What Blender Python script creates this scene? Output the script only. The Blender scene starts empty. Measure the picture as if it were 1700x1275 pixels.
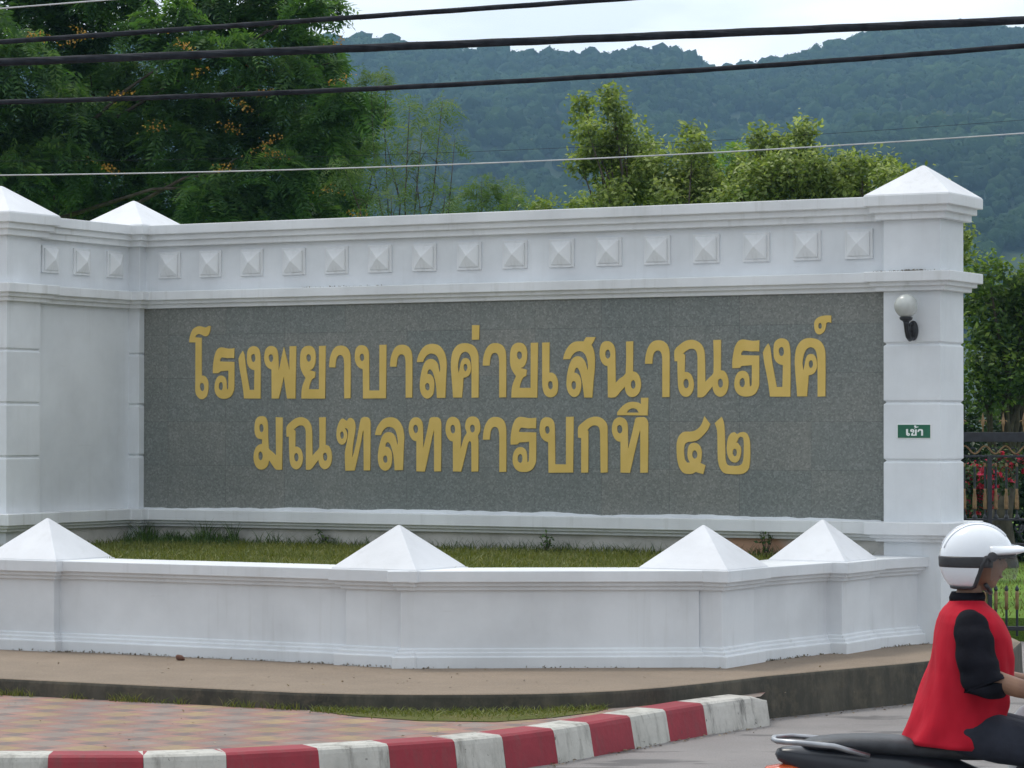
import bpy, bmesh, math, random
import numpy as np
from mathutils import Matrix, Vector

C = bpy.context.scene.collection
rad = math.radians

# ------------------------------------------------------------------ camera, sky, sun, exposure
scene = bpy.context.scene
cam_data = bpy.data.cameras.new("camera")
cam_data.sensor_width = 36.0
cam_data.lens = 4900.0 / 1700.0 * 36.0
cam_data.clip_start = 0.1
cam_data.clip_end = 9000.0
cam = bpy.data.objects.new("camera", cam_data)
C.objects.link(cam)
PITCH, ROLL = 0.01514, 0.00109
_up = Vector((0, -math.sin(PITCH), math.cos(PITCH)))
_fw = Vector((0, math.cos(PITCH), math.sin(PITCH)))
_rt = Vector((1, 0, 0))
_r2 = math.cos(ROLL) * _rt + math.sin(ROLL) * _up
_u2 = -math.sin(ROLL) * _rt + math.cos(ROLL) * _up
cam.matrix_world = Matrix(((_r2.x, _u2.x, -_fw.x, 0), (_r2.y, _u2.y, -_fw.y, 0),
                           (_r2.z, _u2.z, -_fw.z, 1.94), (0, 0, 0, 1)))
scene.camera = cam

SUN_TO = Vector((-0.40, 0.36, 1.0)).normalized()
SUN_EL = math.asin(SUN_TO.z)
SUN_AZ = math.atan2(SUN_TO.x, SUN_TO.y)

world = bpy.data.worlds.new("World")
scene.world = world
world.use_nodes = True
nt = world.node_tree
for n in list(nt.nodes):
    nt.nodes.remove(n)
wo = nt.nodes.new("ShaderNodeOutputWorld")
bg = nt.nodes.new("ShaderNodeBackground")
bg.inputs["Strength"].default_value = 0.10
sky = nt.nodes.new("ShaderNodeTexSky")
sky.sky_type = 'NISHITA'
sky.sun_disc = False
sky.sun_elevation = SUN_EL
sky.sun_rotation = SUN_AZ
tc = nt.nodes.new("ShaderNodeTexCoord")
mp = nt.nodes.new("ShaderNodeMapping")
mp.inputs["Scale"].default_value = (5.0, 5.0, 16.0)
nz = nt.nodes.new("ShaderNodeTexNoise")
nz.inputs["Scale"].default_value = 1.6
nz.inputs["Detail"].default_value = 5.0
nz.inputs["Roughness"].default_value = 0.5
rp = nt.nodes.new("ShaderNodeValToRGB")
rp.color_ramp.elements[0].position = 0.36
rp.color_ramp.elements[0].color = (6.9, 7.4, 7.9, 1)
rp.color_ramp.elements[1].position = 0.62
rp.color_ramp.elements[1].color = (9.6, 9.95, 10.2, 1)
mx = nt.nodes.new("ShaderNodeMixRGB")
mx.inputs[0].default_value = 0.90
nt.links.new(tc.outputs["Generated"], mp.inputs["Vector"])
nt.links.new(mp.outputs["Vector"], nz.inputs["Vector"])
nt.links.new(nz.outputs["Fac"], rp.inputs["Fac"])
nt.links.new(sky.outputs["Color"], mx.inputs[1])
nt.links.new(rp.outputs["Color"], mx.inputs[2])
# the cloud deck is thinner and brighter low over the hills (towards +y)
sx_ = nt.nodes.new("ShaderNodeSeparateXYZ")
nt.links.new(tc.outputs["Generated"], sx_.inputs[0])
mr_ = nt.nodes.new("ShaderNodeMapRange")
mr_.interpolation_type = 'SMOOTHSTEP'
mr_.inputs["From Min"].default_value = 0.1
mr_.inputs["From Max"].default_value = 1.0
mr_.inputs["To Min"].default_value = 0.98
mr_.inputs["To Max"].default_value = 1.62
nt.links.new(sx_.outputs["Y"], mr_.inputs["Value"])
ml_ = nt.nodes.new("ShaderNodeVectorMath")
ml_.operation = 'SCALE'
nt.links.new(mx.outputs["Color"], ml_.inputs[0])
# and, as under any overcast, brighter overhead than near the horizon
mz_ = nt.nodes.new("ShaderNodeMapRange")
mz_.inputs["From Min"].default_value = 0.0
mz_.inputs["From Max"].default_value = 1.0
mz_.inputs["To Min"].default_value = 0.80
mz_.inputs["To Max"].default_value = 1.32
nt.links.new(sx_.outputs["Z"], mz_.inputs["Value"])
mm_ = nt.nodes.new("ShaderNodeMath")
mm_.operation = 'MULTIPLY'
nt.links.new(mr_.outputs["Result"], mm_.inputs[0])
nt.links.new(mz_.outputs["Result"], mm_.inputs[1])
nt.links.new(mm_.outputs[0], ml_.inputs["Scale"])
nt.links.new(ml_.outputs["Vector"], bg.inputs["Color"])
nt.links.new(bg.outputs["Background"], wo.inputs["Surface"])

sun_data = bpy.data.lights.new("sun", 'SUN')
sun_data.energy = 1.35
sun_data.angle = rad(14)
sun_data.color = (1.0, 0.95, 0.86)
sun = bpy.data.objects.new("sun", sun_data)
C.objects.link(sun)
sun.rotation_euler = SUN_TO.to_track_quat('Z', 'Y').to_euler()

scene.view_settings.view_transform = 'Standard'
scene.view_settings.look = 'None'
scene.view_settings.exposure = 0.26
scene.view_settings.gamma = 1.0
scene.cycles.use_denoising = True
scene.cycles.max_bounces = 8
scene.cycles.transparent_max_bounces = 12
scene.cycles.volume_bounces = 0
scene.cycles.volume_step_rate = 4.0

# ------------------------------------------------------------------ materials
def nodes_of(name):
    m = bpy.data.materials.new(name)
    m.use_nodes = True
    t = m.node_tree
    return m, t, t.nodes["Principled BSDF"]

def N(t, typ, **kw):
    n = t.nodes.new(typ)
    for k, v in kw.items():
        setattr(n, k, v)
    return n

def coords(t, scale=(1, 1, 1), rot=(0, 0, 0), out="Object"):
    a = N(t, "ShaderNodeTexCoord")
    b = N(t, "ShaderNodeMapping")
    b.inputs["Scale"].default_value = scale
    b.inputs["Rotation"].default_value = rot
    t.links.new(a.outputs[out], b.inputs["Vector"])
    return b.outputs["Vector"]

def noise(t, vec, scale, detail=4.0, rough=0.55):
    n = N(t, "ShaderNodeTexNoise")
    n.inputs["Scale"].default_value = scale
    n.inputs["Detail"].default_value = detail
    n.inputs["Roughness"].default_value = rough
    if vec is not None:
        t.links.new(vec, n.inputs["Vector"])
    return n.outputs["Fac"]

def ramp(t, fac, stops):
    r = N(t, "ShaderNodeValToRGB")
    e = r.color_ramp.elements
    while len(e) < len(stops):
        e.new(0.5)
    for i, (p, c) in enumerate(stops):
        e[i].position = p
        e[i].color = tuple(c) + (1,) if len(c) == 3 else c
    t.links.new(fac, r.inputs["Fac"])
    return r.outputs["Color"]

def mix(t, fac, a, b, mode='MIX'):
    m = N(t, "ShaderNodeMixRGB", blend_type=mode)
    for s, v in ((m.inputs[0], fac), (m.inputs[1], a), (m.inputs[2], b)):
        if isinstance(v, (int, float)):
            s.default_value = v
        elif isinstance(v, tuple):
            s.default_value = v + (1,) if len(v) == 3 else v
        else:
            t.links.new(v, s)
    return m.outputs[0]

def math_(t, op, a, b=0.0, clamp=False):
    m = N(t, "ShaderNodeMath", operation=op, use_clamp=clamp)
    for s, v in ((m.inputs[0], a), (m.inputs[1], b)):
        if isinstance(v, (int, float)):
            s.default_value = v
        else:
            t.links.new(v, s)
    return m.outputs[0]

def bump(t, b, height, strength=0.3, dist=0.01):
    n = N(t, "ShaderNodeBump")
    n.inputs["Strength"].default_value = strength
    n.inputs["Distance"].default_value = dist
    t.links.new(height, n.inputs["Height"])
    t.links.new(n.outputs["Normal"], b.inputs["Normal"])

def simple(name, c1, c2, scale=8.0, rough=0.6, bmp=0.0, metallic=0.0, lo=0.35, hi=0.65, spec=None, coat=0.0):
    m, t, b = nodes_of(name)
    v = coords(t)
    f = noise(t, v, scale)
    t.links.new(ramp(t, f, [(lo, c1), (hi, c2)]), b.inputs["Base Color"])
    b.inputs["Roughness"].default_value = rough
    b.inputs["Metallic"].default_value = metallic
    if spec is not None:
        b.inputs["Specular IOR Level"].default_value = spec
    if coat:
        b.inputs["Coat Weight"].default_value = coat
        b.inputs["Coat Roughness"].default_value = 0.08
    if bmp:
        bump(t, b, noise(t, v, scale * 6, 3), bmp)
    return m

def white_paint(name, base=(0.77, 0.785, 0.80), grime=0.35, rust=False):
    """whitewashed render: large uneven patches, thin rain streaks, fine plaster grain"""
    m, t, b = nodes_of(name)
    v = coords(t)
    big = noise(t, v, 1.3, 5, 0.6)
    dark = tuple(x * 0.83 for x in base)
    col = ramp(t, big, [(0.3, dark), (0.62, base)])
    vs = coords(t, (9, 9, 0.55))
    st = noise(t, vs, 1.6, 4, 0.6)
    stf = ramp(t, st, [(0.54, (0, 0, 0)), (0.80, (1, 1, 1))])
    blot = ramp(t, noise(t, v, 0.9, 3, 0.5), [(0.40, (0.15, 0.15, 0.15)), (0.62, (1, 1, 1))])
    col = mix(t, math_(t, 'MULTIPLY', math_(t, 'MULTIPLY', stf, blot), grime), col, (0.40, 0.40, 0.37))
    hl = noise(t, coords(t, (2.2, 2.2, 30)), 1.0, 5, 0.7)
    hlf = ramp(t, hl, [(0.66, (0, 0, 0)), (0.72, (1, 1, 1))])
    col = mix(t, math_(t, 'MULTIPLY', hlf, 0.5 * grime), col, (0.34, 0.34, 0.32))
    sp = noise(t, v, 26, 2, 0.5)
    spf = ramp(t, sp, [(0.76, (0, 0, 0)), (0.82, (1, 1, 1))])
    col = mix(t, math_(t, 'MULTIPLY', spf, 0.45 * grime), col, (0.32, 0.31, 0.28))
    t.links.new(col, b.inputs["Base Color"])
    b.inputs["Roughness"].default_value = 0.62
    b.inputs["Specular IOR Level"].default_value = 0.3
    bump(t, b, noise(t, v, 14, 5, 0.6), 0.18, 0.006)
    return m

M_WHITE = white_paint("white_paint", (0.755, 0.785, 0.815), 0.24)
M_TRIM = white_paint("white_trim_paint", (0.785, 0.805, 0.825), 0.5)
M_CAP = white_paint("white_cap_paint", (0.735, 0.75, 0.785), 0.35)
M_LOW = white_paint("low_wall_paint", (0.755, 0.78, 0.81), 0.34)

def plinth_mat():
    m, t, b = nodes_of("dirty_plinth_paint")
    v = coords(t)
    f = noise(t, v, 2.2, 6, 0.65)
    col = ramp(t, f, [(0.32, (0.40, 0.39, 0.36)), (0.6, (0.66, 0.64, 0.61))])
    # a bare patch of orange-brown earth stain near the right end of the plinth
    g = N(t, "ShaderNodeTexGradient", gradient_type='SPHERICAL')
    a = N(t, "ShaderNodeTexCoord")
    mpn = N(t, "ShaderNodeMapping", vector_type='TEXTURE')
    mpn.inputs["Location"].default_value = (-1.12, 0, 0.98)
    mpn.inputs["Scale"].default_value = (0.42, 0.4, 0.22)
    t.links.new(a.outputs["Object"], mpn.inputs["Vector"])
    t.links.new(mpn.outputs["Vector"], g.inputs["Vector"])
    fac = ramp(t, g.outputs["Fac"], [(0.1, (0, 0, 0)), (0.45, (1, 1, 1))])
    col = mix(t, fac, col, (0.55, 0.33, 0.22))
    t.links.new(col, b.inputs["Base Color"])
    b.inputs["Roughness"].default_value = 0.8
    bump(t, b, noise(t, v, 20, 4), 0.3)
    return m
M_PLINTH = plinth_mat()

def granite_mat():
    m, t, b = nodes_of("grey_granite")
    v = coords(t)
    vr = N(t, "ShaderNodeTexVoronoi")
    vr.inputs["Scale"].default_value = 75
    t.links.new(v, vr.inputs["Vector"])
    sp = N(t, "ShaderNodeSeparateColor")
    t.links.new(vr.outputs["Color"], sp.inputs[0])
    col = ramp(t, sp.outputs[0], [(0.0, (0.120, 0.130, 0.124)), (0.35, (0.180, 0.191, 0.181)),
                                  (0.75, (0.235, 0.246, 0.233)), (1.0, (0.34, 0.35, 0.334))])
    fine = noise(t, v, 160, 2, 0.6)
    col = mix(t, 0.5, col, ramp(t, fine, [(0.35, (0.155, 0.170, 0.163)), (0.65, (0.235, 0.250, 0.240))]))
    # slabs 0.80 x 0.40 m laid in courses, each with its own tone
    a = N(t, "ShaderNodeTexCoord")
    s = N(t, "ShaderNodeSeparateXYZ")
    t.links.new(a.outputs["Object"], s.inputs[0])
    cb = N(t, "ShaderNodeCombineXYZ")
    t.links.new(s.outputs["X"], cb.inputs["X"])
    t.links.new(math_(t, 'SUBTRACT', s.outputs["Z"], 1.228), cb.inputs["Y"])
    br = N(t, "ShaderNodeTexBrick", offset=0.0)
    br.inputs["Scale"].default_value = 1.0
    br.inputs["Brick Width"].default_value = 0.62
    br.inputs["Row Height"].default_value = 0.385
    br.inputs["Mortar Size"].default_value = 0.0022
    br.inputs["Mortar Smooth"].default_value = 0.3
    br.inputs["Color1"].default_value = (0.91, 0.94, 0.95, 1)
    br.inputs["Color2"].default_value = (1.05, 1.02, 1.0, 1)
    br.inputs["Mortar"].default_value = (0.66, 0.66, 0.66, 1)
    t.links.new(cb.outputs[0], br.inputs["Vector"])
    col = mix(t, 1.0, col, br.outputs["Color"], 'MULTIPLY')
    wh = noise(t, coords(t, (1.0, 1, 0.5)), 9, 3, 0.7)
    col = mix(t, math_(t, 'MULTIPLY', ramp(t, wh, [(0.78, (0, 0, 0)), (0.83, (1, 1, 1))]), 0.4), col, (0.6, 0.62, 0.62))
    lg = noise(t, v, 1.1, 4)
    col = mix(t, 1.0, col, ramp(t, lg, [(0.3, (0.88, 0.90, 0.90)), (0.7, (1.08, 1.06, 1.04))]), 'MULTIPLY')
    t.links.new(col, b.inputs["Base Color"])
    b.inputs["Roughness"].default_value = 0.42
    b.inputs["Specular IOR Level"].default_value = 0.35
    return m
M_GRANITE = granite_mat()

M_GOLD = simple("gold_letter_paint", (0.66, 0.46, 0.115), (0.72, 0.51, 0.145), 5.0, 0.5, 0.05, spec=0.4)
M_SMALLTXT = simple("white_sign_paint", (0.78, 0.82, 0.80), (0.85, 0.88, 0.86), 5.0, 0.5)
M_GREEN = simple("green_sign_enamel", (0.006, 0.105, 0.055), (0.010, 0.135, 0.072), 12.0, 0.35)
M_BLACK = simple("black_iron_paint", (0.010, 0.012, 0.017), (0.022, 0.026, 0.034), 20.0, 0.45)
M_LAMPBLACK = simple("black_lamp_metal", (0.008, 0.009, 0.012), (0.016, 0.018, 0.022), 30.0, 0.4, 0.2)
M_FGOLD = simple("weathered_gold_iron_paint", (0.15, 0.088, 0.038), (0.26, 0.165, 0.07), 30.0, 0.5)
M_CABLE = simple("black_cable_rubber", (0.010, 0.012, 0.017), (0.024, 0.028, 0.036), 14.0, 0.75, spec=0.2)
M_WIREW = simple("pale_wire", (0.42, 0.44, 0.45), (0.55, 0.57, 0.58), 10.0, 0.5)

def globe_mat():
    m, t, b = nodes_of("opal_globe_glass")
    v = coords(t)
    f = noise(t, v, 7, 3)
    t.links.new(ramp(t, f, [(0.3, (0.40, 0.42, 0.40)), (0.7, (0.54, 0.56, 0.54))]), b.inputs["Base Color"])
    b.inputs["Roughness"].default_value = 0.25
    b.inputs["Subsurface Weight"].default_value = 0.3
    b.inputs["Subsurface Radius"].default_value = (0.04, 0.04, 0.04)
    return m
M_GLOBE = globe_mat()

def leaf_mat(name, dark, mid, light, trans=0.35):
    """leaf colour differs from leaf to leaf (stored per leaf), some light passes through"""
    m = bpy.data.materials.new(name)
    m.use_nodes = True
    t = m.node_tree
    for n in list(t.nodes):
        t.nodes.remove(n)
    out = N(t, "ShaderNodeOutputMaterial")
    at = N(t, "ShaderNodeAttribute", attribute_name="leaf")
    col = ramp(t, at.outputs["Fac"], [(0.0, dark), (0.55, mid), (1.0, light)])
    p = N(t, "ShaderNodeBsdfPrincipled")
    p.inputs["Roughness"].default_value = 0.48
    p.inputs["Specular IOR Level"].default_value = 0.35
    tr = N(t, "ShaderNodeBsdfTranslucent")
    t.links.new(col, p.inputs["Base Color"])
    t.links.new(mix(t, 1.0, col, (1.3, 1.35, 0.6), 'MULTIPLY'), tr.inputs["Color"])
    ms = N(t, "ShaderNodeMixShader")
    ms.inputs[0].default_value = trans
    t.links.new(p.outputs[0], ms.inputs[1])
    t.links.new(tr.outputs[0], ms.inputs[2])
    t.links.new(ms.outputs[0], out.inputs["Surface"])
    return m

M_LEAF_BIG = leaf_mat("flame_tree_leaf", (0.030, 0.080, 0.030), (0.080, 0.175, 0.052), (0.19, 0.31, 0.085), 0.5)
M_LEAF_FICUS = leaf_mat("ficus_leaf", (0.065, 0.11, 0.026), (0.20, 0.27, 0.07), (0.44, 0.50, 0.20), 0.42)
M_LEAF_RIGHT = leaf_mat("garden_tree_leaf", (0.026, 0.058, 0.016), (0.09, 0.16, 0.034), (0.26, 0.35, 0.08), 0.42)
M_LEAF_WISP = leaf_mat("thin_tree_leaf", (0.07, 0.13, 0.045), (0.12, 0.20, 0.07), (0.21, 0.29, 0.10), 0.4)
M_LEAF_PALE = leaf_mat("pale_tree_leaf", (0.09, 0.18, 0.03), (0.15, 0.26, 0.05), (0.22, 0.34, 0.08), 0.4)
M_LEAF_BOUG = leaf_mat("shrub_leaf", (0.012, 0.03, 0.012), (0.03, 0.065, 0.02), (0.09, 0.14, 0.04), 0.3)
M_PINK = leaf_mat("crimson_bract", (0.30, 0.008, 0.04), (0.46, 0.015, 0.07), (0.62, 0.04, 0.12), 0.35)
M_ORANGE = leaf_mat("orange_petal", (0.34, 0.17, 0.03), (0.44, 0.24, 0.04), (0.52, 0.32, 0.07), 0.3)
M_BLADE = leaf_mat("grass_blade", (0.075, 0.10, 0.018), (0.14, 0.165, 0.035), (0.25, 0.24, 0.08), 0.3)
M_WEED = leaf_mat("weed_blade", (0.03, 0.07, 0.015), (0.06, 0.115, 0.025), (0.12, 0.18, 0.05), 0.3)
M_BARK = simple("bark", (0.035, 0.028, 0.022), (0.09, 0.075, 0.06), 9.0, 0.9, 0.5)

def lawn_mat(name, a, b_, c):
    m, t, b = nodes_of(name)
    v = coords(t)
    f = noise(t, v, 3.0, 8, 0.7)
    col = ramp(t, f, [(0.3, a), (0.5, b_), (0.72, c)])
    t.links.new(col, b.inputs["Base Color"])
    b.inputs["Roughness"].default_value = 0.95
    b.inputs["Specular IOR Level"].default_value = 0.1
    bump(t, b, noise(t, v, 60, 4), 0.8, 0.03)
    return m
M_LAWN = lawn_mat("planter_soil_and_grass", (0.08, 0.095, 0.025), (0.12, 0.13, 0.04), (0.17, 0.14, 0.06))
M_GARDEN = lawn_mat("bright_lawn", (0.10, 0.19, 0.03), (0.14, 0.24, 0.04), (0.19, 0.28, 0.06))
M_EARTH = lawn_mat("rough_ground", (0.07, 0.08, 0.03), (0.10, 0.12, 0.05), (0.15, 0.14, 0.08))

def asphalt_mat():
    m, t, b = nodes_of("worn_asphalt")
    v = coords(t)
    f = noise(t, v, 1.1, 7, 0.65)
    g = noise(t, v, 90, 3, 0.7)
    col = ramp(t, f, [(0.3, (0.15, 0.132, 0.125)), (0.5, (0.21, 0.19, 0.186)), (0.72, (0.28, 0.25, 0.237))])
    col = mix(t, 0.45, col, ramp(t, g, [(0.3, (0.12, 0.115, 0.115)), (0.7, (0.36, 0.34, 0.33))]))
    dk = noise(t, coords(t, (0.7, 1.8, 1)), 1.4, 5, 0.6)
    col = mix(t, ramp(t, dk, [(0.56, (0, 0, 0)), (0.62, (0.75, 0.75, 0.75))]), col, (0.085, 0.08, 0.08))
    t.links.new(col, b.inputs["Base Color"])
    b.inputs["Roughness"].default_value = 0.85
    bump(t, b, g, 0.5, 0.008)
    return m
M_ROAD = asphalt_mat()

def pave_mat():
    m, t, b = nodes_of("tan_aggregate_pavement")
    v = coords(t)
    f = noise(t, v, 1.6, 6, 0.6)
    g = noise(t, v, 70, 3, 0.7)
    col = ramp(t, f, [(0.3, (0.18, 0.135, 0.096)), (0.7, (0.275, 0.208, 0.150))])
    col = mix(t, 0.4, col, ramp(t, g, [(0.3, (0.12, 0.095, 0.074)), (0.7, (0.32, 0.255, 0.19))]))
    t.links.new(col, b.inputs["Base Color"])
    b.inputs["Roughness"].default_value = 0.9
    bump(t, b, g, 0.5, 0.008)
    return m
M_PAVE = pave_mat()

def stained_edge_mat():
    m, t, b = nodes_of("stained_concrete_edge")
    v = coords(t, (1, 1, 0.5))
    f = noise(t, v, 2.6, 7, 0.7)
    col = ramp(t, f, [(0.30, (0.028, 0.027, 0.022)), (0.5, (0.058, 0.054, 0.042)), (0.66, (0.10, 0.09, 0.068)), (0.8, (0.24, 0.20, 0.15))])
    s = noise(t, coords(t, (7, 7, 0.8)), 1.2, 4, 0.6)
    s2 = noise(t, coords(t), 7.0, 6, 0.75)
    col = mix(t, ramp(t, s2, [(0.50, (0, 0, 0)), (0.72, (0.7, 0.7, 0.7))]), col, (0.13, 0.11, 0.075))
    col = mix(t, ramp(t, s, [(0.60, (0, 0, 0)), (0.85, (0.35, 0.35, 0.35))]), col, (0.16, 0.14, 0.11))
    t.links.new(col, b.inputs["Base Color"])
    b.inputs["Roughness"].default_value = 0.9
    bump(t, b, noise(t, v, 30, 5), 0.5, 0.01)
    return m
M_EDGE = stained_edge_mat()

def kerb_mat(name, base, dark, worn, amount):
    m, t, b = nodes_of(name)
    v = coords(t)
    f = noise(t, v, 3.5, 6, 0.7)
    col = ramp(t, f, [(0.3, dark), (0.62, base)])
    st = noise(t, coords(t, (8, 8, 1.0)), 1.5, 5, 0.7)
    col = mix(t, math_(t, 'MULTIPLY', ramp(t, st, [(0.5, (0, 0, 0)), (0.72, (1, 1, 1))]), amount), col, worn)
    ch = noise(t, v, 22, 3, 0.6)
    col = mix(t, math_(t, 'MULTIPLY', ramp(t, ch, [(0.66, (0, 0, 0)), (0.72, (1, 1, 1))]), amount), col, tuple(x * 0.7 for x in worn))
    t.links.new(col, b.inputs["Base Color"])
    b.inputs["Roughness"].default_value = 0.7
    bump(t, b, noise(t, v, 30, 4), 0.35, 0.008)
    return m
M_KRED = kerb_mat("red_kerb_paint", (0.30, 0.022, 0.038), (0.22, 0.016, 0.028), (0.16, 0.055, 0.055), 0.55)
M_KWHITE = kerb_mat("white_kerb_paint", (0.54, 0.525, 0.48), (0.38, 0.37, 0.335), (0.13, 0.12, 0.10), 0.75)
M_KWORN = kerb_mat("blackened_white_kerb_paint", (0.56, 0.54, 0.50), (0.36, 0.34, 0.31), (0.05, 0.047, 0.042), 1.0)

def tile_mat():
    """patterned pavers: big yellow or grey squares, pink bars between them, a small dark square where bars cross"""
    m, t, b = nodes_of("patterned_pavers")
    v = coords(t, (1 / 0.34, 1 / 0.34, 1), (0, 0, rad(43)))
    s = N(t, "ShaderNodeSeparateXYZ")
    t.links.new(v, s.inputs[0])
    fx = math_(t, 'FRACT', s.outputs["X"])
    fy = math_(t, 'FRACT', s.outputs["Y"])
    bx = math_(t, 'LESS_THAN', fx, 0.64)
    by = math_(t, 'LESS_THAN', fy, 0.64)
    big = math_(t, 'MULTIPLY', bx, by)
    small = math_(t, 'MULTIPLY', math_(t, 'SUBTRACT', 1.0, bx), math_(t, 'SUBTRACT', 1.0, by))
    par = math_(t, 'MODULO', math_(t, 'ABSOLUTE', math_(t, 'ADD', math_(t, 'FLOOR', s.outputs["X"]), math_(t, 'FLOOR', s.outputs["Y"]))), 2.0)
    n1 = noise(t, coords(t), 2.2, 6, 0.7)
    yel = ramp(t, n1, [(0.3, (0.25, 0.165, 0.085)), (0.7, (0.39, 0.275, 0.145))])
    gry = ramp(t, n1, [(0.3, (0.19, 0.15, 0.13)), (0.7, (0.30, 0.24, 0.205))])
    pnk = ramp(t, n1, [(0.3, (0.23, 0.118, 0.093)), (0.7, (0.36, 0.205, 0.165))])
    sq = mix(t, par, yel, gry)
    col = mix(t, big, pnk, sq)
    col = mix(t, small, col, (0.17, 0.125, 0.115))
    # joints
    def edge(f, lo, hi):
        a = math_(t, 'COMPARE', f, lo); a.node.inputs[2].default_value = 0.014
        c = math_(t, 'COMPARE', f, hi); c.node.inputs[2].default_value = 0.014
        return math_(t, 'MAXIMUM', a, c)
    j = math_(t, 'MAXIMUM', edge(fx, 0.0, 0.64), edge(fy, 0.0, 0.64))
    col = mix(t, math_(t, 'MULTIPLY', j, 0.65), col, (0.20, 0.13, 0.11))
    d = noise(t, coords(t), 5.0, 6, 0.75)
    col = mix(t, ramp(t, d, [(0.42, (0, 0, 0)), (0.72, (0.8, 0.8, 0.8))]), col, (0.19, 0.155, 0.135))
    d2 = noise(t, coords(t), 28.0, 4, 0.75)
    col = mix(t, ramp(t, d2, [(0.55, (0, 0, 0)), (0.75, (0.6, 0.6, 0.6))]), col, (0.09, 0.075, 0.068))
    t.links.new(col, b.inputs["Base Color"])
    b.inputs["Roughness"].default_value = 0.85
    bump(t, b, noise(t, coords(t), 40, 4), 0.35, 0.006)
    return m
M_TILE = tile_mat()

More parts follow.
